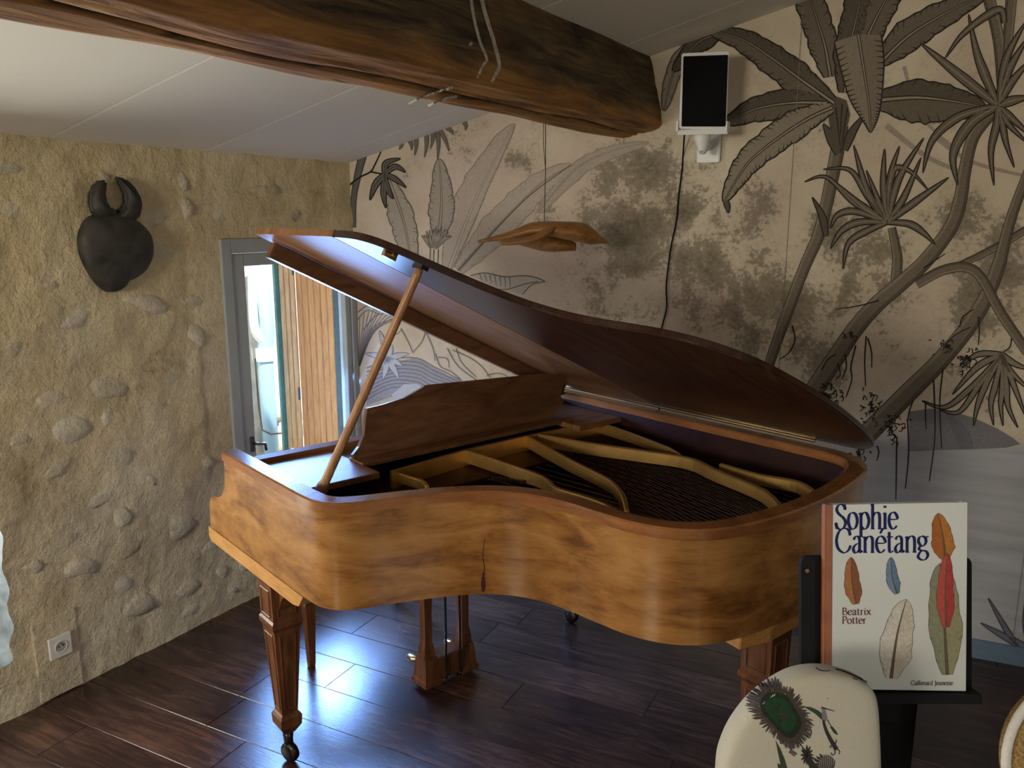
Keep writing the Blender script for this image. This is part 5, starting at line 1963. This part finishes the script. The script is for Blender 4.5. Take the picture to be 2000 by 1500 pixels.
# lettering: broad-nib strokes
GL = {
    'S': (0.50, [[(.40, .54), (.37, .63), (.24, .69), (.10, .63), (.07, .51), (.18, .40), (.33, .31), (.42, .18), (.34, .03), (.19, -.01), (.07, .05), (.03, .17)]], [((.40, .69), (.40, .53)), ((.03, .18), (.03, 0))]),
    's': (0.33, [[(.26, .36), (.23, .44), (.14, .46), (.06, .40), (.07, .31), (.18, .23), (.27, .13), (.22, .02), (.13, -.01), (.06, .03), (.03, .11)]], [((.26, .45), (.26, .35)), ((.03, .12), (.03, 0))]),
    'o': (0.44, [[(.21, .46), (.08, .40), (.03, .22), (.09, .05), (.21, -.01), (.34, .06), (.39, .23), (.33, .40), (.21, .46)]], []),
    'p': (0.48, [[(.10, .45), (.10, -.22)], [(.10, .35), (.20, .45), (.33, .43), (.42, .24), (.36, .05), (.23, -.01), (.10, .07)]], [((.02, -.22), (.19, -.22)), ((.01, .41), (.10, .45))]),
    'h': (0.48, [[(.09, .70), (.09, 0)], [(.09, .33), (.19, .44), (.30, .45), (.37, .36), (.37, 0)]], [((.02, 0), (.17, 0)), ((.30, 0), (.45, 0)), ((.01, .66), (.09, .70))]),
    'n': (0.48, [[(.09, .45), (.09, 0)], [(.09, .33), (.19, .44), (.30, .45), (.37, .36), (.37, 0)]], [((.02, 0), (.17, 0)), ((.30, 0), (.45, 0)), ((.01, .41), (.09, .45))]),
    'm': (0.74, [[(.09, .45), (.09, 0)], [(.09, .33), (.18, .44), (.28, .45), (.35, .36), (.35, 0)], [(.35, .33), (.45, .44), (.55, .45), (.62, .36), (.62, 0)]], [((.02, 0), (.17, 0)), ((.28, 0), (.43, 0)), ((.55, 0), (.70, 0)), ((.01, .41), (.09, .45))]),
    'i': (0.23, [[(.11, .45), (.11, 0)], [(.105, .645), (.115, .585)]], [((.03, 0), (.19, 0)), ((.03, .41), (.11, .45))]),
    'l': (0.23, [[(.11, .70), (.11, 0)]], [((.03, 0), (.19, 0)), ((.03, .66), (.11, .70))]),
    'e': (0.41, [[(.05, .26), (.36, .27), (.33, .40), (.21, .46), (.08, .39), (.04, .22), (.10, .05), (.22, -.01), (.36, .08)]], []),
    'é': (0.41, [[(.05, .26), (.36, .27), (.33, .40), (.21, .46), (.08, .39), (.04, .22), (.10, .05), (.22, -.01), (.36, .08)], [(.18, .54), (.30, .69)]], []),
    'C': (0.64, [[(.57, .49), (.52, .63), (.37, .69), (.16, .61), (.05, .36), (.12, .11), (.33, -.01), (.50, .06), (.59, .20)]], [((.57, .69), (.57, .48))]),
    'G': (0.70, [[(.57, .49), (.52, .63), (.37, .69), (.16, .61), (.05, .36), (.12, .11), (.33, -.01), (.50, .03), (.58, .08)], [(.58, .28), (.58, .05)]], [((.57, .69), (.57, .48)), ((.47, .29), (.67, .29))]),
    'a': (0.41, [[(.06, .36), (.13, .45), (.23, .45), (.29, .36), (.29, .08), (.33, .0), (.40, .05)], [(.29, .27), (.14, .22), (.05, .11), (.10, .0), (.19, .0), (.29, .09)]], []),
    't': (0.30, [[(.12, .58), (.12, .10), (.17, .0), (.28, .04)]], [((.02, .44), (.27, .44))]),
    'g': (0.44, [[(.19, .46), (.07, .41), (.05, .28), (.18, .17), (.32, .26), (.31, .40), (.19, .46)], [(.12, .18), (.06, .09), (.15, .05), (.33, .02), (.40, -.09), (.31, -.21), (.15, -.22), (.03, -.14), (.08, -.03), (.16, .04)]], [((.30, .42), (.43, .45))]),
    'B': (0.54, [[(.12, .68), (.12, 0)], [(.12, .68), (.31, .66), (.39, .53), (.31, .38), (.12, .36)], [(.28, .37), (.45, .29), (.46, .10), (.32, .0), (.12, 0)]], [((.03, .68), (.22, .68)), ((.03, 0), (.22, 0))]),
    'P': (0.50, [[(.12, .68), (.12, 0)], [(.12, .68), (.34, .66), (.44, .51), (.34, .35), (.12, .32)]], [((.03, .68), (.22, .68)), ((.03, 0), (.22, 0))]),
    'r': (0.33, [[(.10, .45), (.10, 0)], [(.10, .31), (.18, .43), (.29, .44)]], [((.02, 0), (.19, 0)), ((.02, .41), (.10, .45))]),
    'x': (0.43, [[(.05, .45), (.37, 0)], [(.36, .45), (.04, 0)]], [((0, .45), (.13, .45)), ((.29, .45), (.42, .45)), ((0, 0), (.12, 0)), ((.29, 0), (.43, 0))]),
    'd': (0.48, [[(.37, .70), (.37, 0)], [(.37, .37), (.25, .46), (.10, .40), (.04, .22), (.10, .04), (.22, -.01), (.37, .08)]], [((.37, 0), (.45, .02)), ((.29, .66), (.37, .70))]),
    'J': (0.34, [[(.20, .68), (.20, .02), (.13, -.14), (.02, -.14)]], [((.10, .68), (.30, .68))]),
    'u': (0.47, [[(.09, .45), (.09, .12), (.15, .0), (.25, .01), (.36, .10)], [(.36, .45), (.36, 0)]], [((.02, .45), (.09, .45)), ((.28, .45), (.36, .45)), ((.36, 0), (.44, .02))]),
    ' ': (0.25, [], [])}


def lettering(text, x0, x1, base, cap_px, colour, ik, slope=0.0, thick=0.088, thin=0.028):
    total = sum(GL[c][0] for c in text)
    sx = (x1 - x0) / total
    sy = cap_px / 0.69
    x = x0
    for c in text:
        adv, strokes, serifs = GL[c]
        for st in strokes:
            p = catmull(st, 5) if len(st) > 2 else st
            q = [(x + a * sx, base + slope * (x + a * sx - x0) - b_ * sy) for a, b_ in p]
            ws = []
            for i in range(len(q)):
                a, b_ = q[max(i - 1, 0)], q[min(i + 1, len(q) - 1)]
                ang = math.atan2(b_[1] - a[1], b_[0] - a[0])
                ws.append(sy * (thin + (thick - thin) * abs(math.sin(ang + 0.25)) ** 1.3))
            L, Rr = Ink.sides(q, ws)
            ik.strip(L, Rr, colour, 1)
        for a, b_ in serifs:
            q = [(x + a[0] * sx, base + slope * (x - x0) - a[1] * sy), (x + b_[0] * sx, base + slope * (x - x0) - b_[1] * sy)]
            L, Rr = Ink.sides(q, sy * 0.036)
            ik.strip(L, Rr, colour, 1)
        x += adv * sx


def cover_map(u, v, layer):
    return at_depth(u, v, KD) - fw * (0.0004 + 0.0001 * layer) - bkc


ik = Ink(cover_map)
for base_, mid_, tip_, wl_, wr_, c1, c2 in (((1850, 1318), (1842, 1180), (1836, 1100), 34, 30, (0.26, 0.25, 0.14), (0.22, 0.23, 0.15)), ((1848, 1225), (1846, 1150), (1850, 1080), 17, 17, (0.36, 0.05, 0.045), (0.42, 0.08, 0.06)),
                                     ((1846, 1092), (1842, 1050), (1832, 1002), 20, 24, (0.42, 0.17, 0.04), (0.36, 0.12, 0.03)), ((1740, 1325), (1752, 1240), (1770, 1170), 34, 30, (0.50, 0.46, 0.38), (0.54, 0.52, 0.46)),
                                     ((1752, 1160), (1742, 1125), (1740, 1088), 12, 12, (0.11, 0.19, 0.30), (0.15, 0.24, 0.36)), ((1672, 1180), (1664, 1135), (1662, 1088), 16, 16, (0.22, 0.085, 0.04), (0.36, 0.15, 0.06))):
    ik.leaf([base_, mid_, tip_], wl_, wr_, c1, (0.08, 0.06, 0.045), (0.12, 0.09, 0.06), 2.5 if wl_ == 17 else 0.2, ticks=5, fill2=c2, lw=0.9, seed=int(base_[0]))
ik.build('leaf_motif', M['print'], book)
NAVY, PLUM = (0.012, 0.018, 0.10), (0.13, 0.035, 0.045)
for text, a in (('Sophie', (1631, 1754, 1033, 48)), ('Canétang', (1631, 1814, 1079, 47))):
    ik = Ink(cover_map)
    lettering(text, *a, NAVY, ik, slope=-0.005)
    ik.build('title_lettering', M['inkfine'], book)
for text, a in (('Beatrix', (1644, 1701, 1201, 14)), ('Potter', (1644, 1692, 1218, 14))):
    ik = Ink(cover_map)
    lettering(text, *a, PLUM, ik, slope=-0.01, thick=0.12, thin=0.05)
    ik.build('author_lettering', M['inkfine'], book)
ik = Ink(cover_map)
lettering('Gallimard Jeunesse', 1779, 1861, 1338, 9, (0.06, 0.055, 0.06), ik, thick=0.11, thin=0.06)
ik.build('publisher_lettering', M['inkfine'], book)

# black stand holding the book
fwh = Vector((fw.x, fw.y, 0)).normalized()
st_base = Vector((bkc.x, bkc.y, 0)) + fwh * 0.14
stand = thing('book_stand', 'black painted stand with a rounded back panel holding the picture book', 'stand', st_base, YAW)


def rr(x0, y0, x1, y1, r_):
    out = []
    for cx, cy, a0 in ((x1 - r_, y0 + r_, -90), (x1 - r_, y1 - r_, 0), (x0 + r_, y1 - r_, 90), (x0 + r_, y0 + r_, 180)):
        for k in range(5):
            a = R(a0 + 22.5 * k)
            out.append((cx + r_ * math.cos(a), cy + r_ * math.sin(a)))
    return out


inv = full_matrix(stand).inverted()


def st_slab(px, d0, d1, name, bev=0.002):
    bm = bmesh.new()
    A = [bm.verts.new(inv @ (at_depth(u, v, KD) + fw * d0)) for u, v in px]
    B = [bm.verts.new(inv @ (at_depth(u, v, KD) + fw * d1)) for u, v in px]
    n = len(px)
    bm.faces.new(A)
    bm.faces.new(B)
    for i in range(n):
        bm.faces.new((A[i], A[(i + 1) % n], B[(i + 1) % n], B[i]))
    return bm_obj(name, bm, M['black'], stand)


st_slab(rr(1573, 1092, 1911, 1372, 16), 0.022, 0.036, 'back_panel')
st_slab([(1573, 1352), (1911, 1352), (1911, 1370), (1573, 1370)], -0.012, 0.022, 'ledge')
zt = 0.80
bm_obj('column', box_bm((-0.10, -0.04, 0.02), (0.10, 0.04, zt), 0.006), M['black'], stand)
bm_obj('base', box_bm((-0.17, -0.14, 0.0), (0.17, 0.14, 0.022), 0.006), M['black'], stand)
bm_obj('tilt_arm', box_bm((-0.03, -0.11, zt - 0.03), (0.03, 0.02, zt + 0.03), 0.004), M['black'], stand)
q = inv @ (at_depth(1583, 1118, KD) + fw * 0.02)
bm_obj('rivet', tube_bm([q, q + Vector((0, -0.004, 0))], 0.004, 10), M['brass'], stand)

# ================================================================== CHAIRS
CD = 1.38


def puffed(px, depth, thick, org, name, mat, parent, inv):
    """upholstered pad: outline in the photograph at a distance, rounded over on both faces"""
    n = len(px)
    cx = sum(p[0] for p in px) / n
    cy = sum(p[1] for p in px) / n
    bm = bmesh.new()
    rings = []
    prof = [(1.0, 0.0), (0.985, 0.30), (0.955, 0.40), (0.90, 0.455), (0.8, 0.485), (0.6, 0.5), (0.3, 0.5)]
    for sgn in (1, -1):
        rs = []
        for s, h_ in prof:
            if sgn == -1 and h_ == 0.0:
                rs.append(rings[0][0])
                continue
            rs.append([bm.verts.new(inv @ (at_depth(cx + (u - cx) * s, cy + (v - cy) * s, depth) - fw * (sgn * h_ * thick))) for u, v in px])
        rings.append(rs)
        for a, c in zip(rs, rs[1:]):
            for i in range(n):
                bm.faces.new((a[i], a[(i + 1) % n], c[(i + 1) % n], c[i]))
        bm.faces.new(rs[-1])
    o = bm_obj(name, bm, mat, parent, True)
    return o


def seat_and_legs(ch, depth_u, seat_w, fabric, wood_m, back_bottom_z):
    """ch local frame: x right, y away from the viewer; back stands at y = 0"""
    bm = box_bm((-seat_w / 2, -0.42, 0.40), (seat_w / 2, -0.01, 0.475), 0.03, 4)
    bm_obj('seat', bm, fabric, ch, True)
    bm_obj('seat_frame', box_bm((-seat_w / 2 + .01, -0.41, 0.36), (seat_w / 2 - .01, -0.015, 0.402), 0.004), wood_m, ch)
    for sx in (-1, 1):
        for y0, lean in ((-0.39, -0.02), (-0.03, 0.05)):
            x_ = sx * (seat_w / 2 - 0.03)
            bm_obj('leg', tube_bm([(x_, y0 + lean, 0.0), (x_, y0 + lean * 0.4, 0.18), (x_, y0, 0.38)], [0.012, 0.017, 0.021], 10), wood_m, ch, True)
        bm_obj('back_post', tube_bm([(sx * seat_w * 0.32, -0.03, 0.38), (sx * seat_w * 0.30, 0.0, back_bottom_z + 0.03)], 0.014, 8), wood_m, ch, True)


chb = at_depth(1560, 1600, CD)
chair = thing('printed_chair', 'cream fabric chair with a rounded back printed with a green thistle and birds', 'chair', (chb.x, chb.y, 0), YAW)
ci = full_matrix(chair).inverted()
co = [(1400, 1540), (1401, 1505), (1404, 1475), (1412, 1448), (1425, 1419), (1444, 1390), (1468, 1362), (1500, 1336), (1535, 1315), (1570, 1304), (1610, 1302), (1650, 1310), (1682, 1323), (1699, 1343), (1706, 1372), (1709, 1420), (1711, 1470),
      (1713, 1560), (1714, 1640), (1706, 1720), (1690, 1760), (1560, 1770), (1425, 1760), (1408, 1720), (1400, 1640)]
co = catmull(co, 3, closed=True)
pad = puffed(co, CD, 0.075, chb, 'backrest', M['fabric'], chair, ci)
seat_and_legs(chair, CD, 0.40, M['fabric'], M['legwood'], 0.62)
sm = surface_mapper([pad], 0.0004)


def Z4(*p):
    return [(1380 + x / 5.556, 1280 + y / 5.556) for x, y in p]


ik = Ink(sm)
rd = random.Random(9)
fl = catmull(Z4((600, 450), (690, 395), (790, 395), (880, 430), (930, 500), (980, 580), (1040, 680), (1030, 800), (970, 890), (880, 910), (800, 850), (730, 760), (660, 690), (600, 620), (570, 530)), 4, closed=True)
fc = (sum(p[0] for p in fl) / len(fl), sum(p[1] for p in fl) / len(fl))
fl = [(fc[0] + (p[0] - fc[0]) * 1.12, fc[1] + (p[1] - fc[1]) * 1.12) for p in fl]
for i, p in enumerate(fl):
    for j in range(2):
        d = (p[0] - fc[0], p[1] - fc[1])
        l = math.hypot(*d)
        left = 1.0 if p[0] < fc[0] - 4 and p[1] < fc[1] + 6 else 0.55
        ln = rd.uniform(9, 17) * (0.55 + left * 0.75)
        jx, jy = rd.uniform(-2.5, 2.5), rd.uniform(-2.5, 2.5)
        a = (p[0] - d[0] / l * 6 + jx, p[1] - d[1] / l * 6 + jy)
        t_ = (p[0] + d[0] / l * ln + rd.uniform(-3, 3) - (4 * left - 2), p[1] + d[1] / l * ln + rd.uniform(-3, 3))
        ik.blade([a, t_], 4.4, (0.05, 0.04, 0.035) if j else (0.12, 0.095, 0.085), (0.03, 0.025, 0.022), 1.0 + 0.3 * j, n=3, lw=0.8)
n = len(fl)
for s0, s1, c_ in ((1.02, 0.82, (0.045, 0.038, 0.03)), (0.84, 0.62, (0.012, 0.020, 0.011)), (0.64, 0.36, (0.010, 0.042, 0.017)), (0.38, 0.02, (0.018, 0.035, 0.018))):
    L = [(fc[0] + (p[0] - fc[0]) * s0, fc[1] + (p[1] - fc[1]) * s0) for p in fl + fl[:1]]
    Rr = [(fc[0] + (p[0] - fc[0]) * s1, fc[1] + (p[1] - fc[1]) * s1) for p in fl + fl[:1]]
    ik.strip(L, Rr, c_, 2.0)
for i in range(60):
    a = rd.uniform(0, 6.28)
    r0 = rd.uniform(0.1, 0.7)
    p = fl[int(a / 6.28 * n) % n]
    q0 = (fc[0] + (p[0] - fc[0]) * r0, fc[1] + (p[1] - fc[1]) * r0)
    q1 = (fc[0] + (p[0] - fc[0]) * (r0 + 0.2), fc[1] + (p[1] - fc[1]) * (r0 + 0.2))
    ik.stroke([q0, q1], 1.2, 0.5, rd.choice([(0.01, 0.03, 0.012), (0.02, 0.075, 0.028), (0.014, 0.045, 0.018)]), 2.6, smooth=False)
ik.build('thistle_print', M['print'], chair, inv=ci)
ik = Ink(sm)
G, K = (0.03, 0.05, 0.03), (0.028, 0.026, 0.026)
ik.poly(Z4((1050, 553), (1130, 560), (1210, 595), (1252, 630), (1256, 700), (1225, 672), (1170, 625), (1110, 590)), G, 1)
ik.poly(Z4((1245, 560), (1268, 560), (1292, 585), (1296, 620), (1312, 680), (1290, 722), (1258, 700), (1250, 640), (1252, 600)), (0.17, 0.15, 0.16), 1.2)
ik.stroke(Z4((1250, 565), (1300, 578), (1390, 606)), 3.4, 1.0, K, 1.4)
ik.stroke(Z4((1268, 700), (1290, 790), (1340, 900), (1410, 1020)), 4, 9, K, 1.3)
ik.stroke(Z4((1310, 695), (1345, 755), (1370, 790)), 1.5, 1.5, K, 1.3)
ik.blade(Z4((1350, 770), (1395, 830), (1422, 858)), 5, G, K, 1.5, lw=1)
for pts in (((1390, 1000), (1395, 1060), (1365, 1080), (1352, 1050)), ((1410, 1010), (1445, 1040), (1435, 1072)), ((1360, 980), (1340, 990), (1355, 1005)), ((1395, 960), (1410, 930), (1400, 910))):
    ik.stroke(Z4(*pts), 2.4, 1.2, K, 1.3)
ik.poly(Z4((1108, 750), (1140, 830), (1110, 897), (1084, 800)), (0.16, 0.145, 0.14), 1)
ik.stroke(Z4((1108, 750), (1140, 830), (1110, 897), (1084, 800), (1108, 750)), 1.4, 1.4, K, 1.3)
ik.poly(Z4((918, 1008), (985, 1068), (948, 1098), (890, 1048)), (0.13, 0.10, 0.10), 1)
ik.stroke(Z4((890, 1048), (945, 1050), (985, 1068)), 1.3, 1.3, K, 1.3)
ik.poly(Z4((750, 918), (800, 1010), (850, 1130), (880, 1240), (780, 1240), (770, 1170), (805, 1185), (775, 1050)), G, 1)
for a in range(0, 360, 30):
    ik.blade(Z4((1090, 1080), (1090 + 95 * math.cos(R(a)) * (1.2 if a in (240, 270) else 0.75), 1080 + 110 * math.sin(R(a)))), 5, K, K, 1, n=3, lw=0.6)
ik.stroke(Z4((1100, 1090), (1130, 1160), (1190, 1260)), 6, 18, K, 1.2)
ik.stroke(Z4((1110, 1090), (1170, 1120), (1220, 1150)), 3, 3, K, 1.2)
cc = Z4((1295, 1180))[0]
circ = [(cc[0] + 18 * math.cos(R(a)), cc[1] + 19 * math.sin(R(a))) for a in range(0, 360, 15)]
ik.poly(circ, (0.20, 0.19, 0.17), 1)
for i in range(9):
    x = cc[0] - 15 + i * 3.8
    h_ = math.sqrt(max(0, 17 ** 2 - (x - cc[0]) ** 2))
    ik.stroke([(x - 2, cc[1] + h_), (x + 1, cc[1]), (x + 2, cc[1] - h_)], 2.2, 1.6, K, 1.4)
for a in range(120, 260, 20):
    ik.blade([(cc[0] + 15 * math.cos(R(a)), cc[1] + 15 * math.sin(R(a))), (cc[0] + 24 * math.cos(R(a)), cc[1] + 24 * math.sin(R(a)))], 4, K, K, 1.2, n=3, lw=0.6)
ik.stroke(Z4((1185, 135), (1230, 165), (1290, 172), (1345, 165)), 2.0, 1.4, K, 1)
ik.stroke(Z4((1400, 150), (1480, 170), (1600, 220), (1740, 292)), 2.0, 4.0, K, 1)
ik.stroke(Z4((1590, 245), (1630, 265), (1640, 250)), 1.6, 1.2, K, 1)
ik.stroke(Z4((1310, 462), (1320, 468)), 1.6, 1.6, K, 1, smooth=False)
ik.build('bird_and_plant_print', M['print'], chair, inv=ci)

# armchair at the right edge
AD = 1.46
ab = at_depth(2090, 1640, AD)
arm = thing('tweed_chair', 'tan tweed chair with an oval back edged in white at the right edge', 'chair', (ab.x, ab.y, 0), YAW)
ai = full_matrix(arm).inverted()
ov = [(2084 + 121 * math.cos(R(a)), 1484 + 146 * math.sin(R(a))) for a in range(0, 360, 9)]
puffed(ov, AD, 0.07, ab, 'backrest', M['tweed'], arm, ai)
ring = [ai @ (at_depth(2084 + 127 * math.cos(R(a)), 1484 + 152 * math.sin(R(a)), AD) - fw * 0.012) for a in range(0, 369, 9)]
bm_obj('piping', tube_bm(ring, 0.0085, 10, cap=False), M['piping'], arm, True)
seat_and_legs(arm, AD, 0.40, M['tweed'], M['legwood'], 0.55)
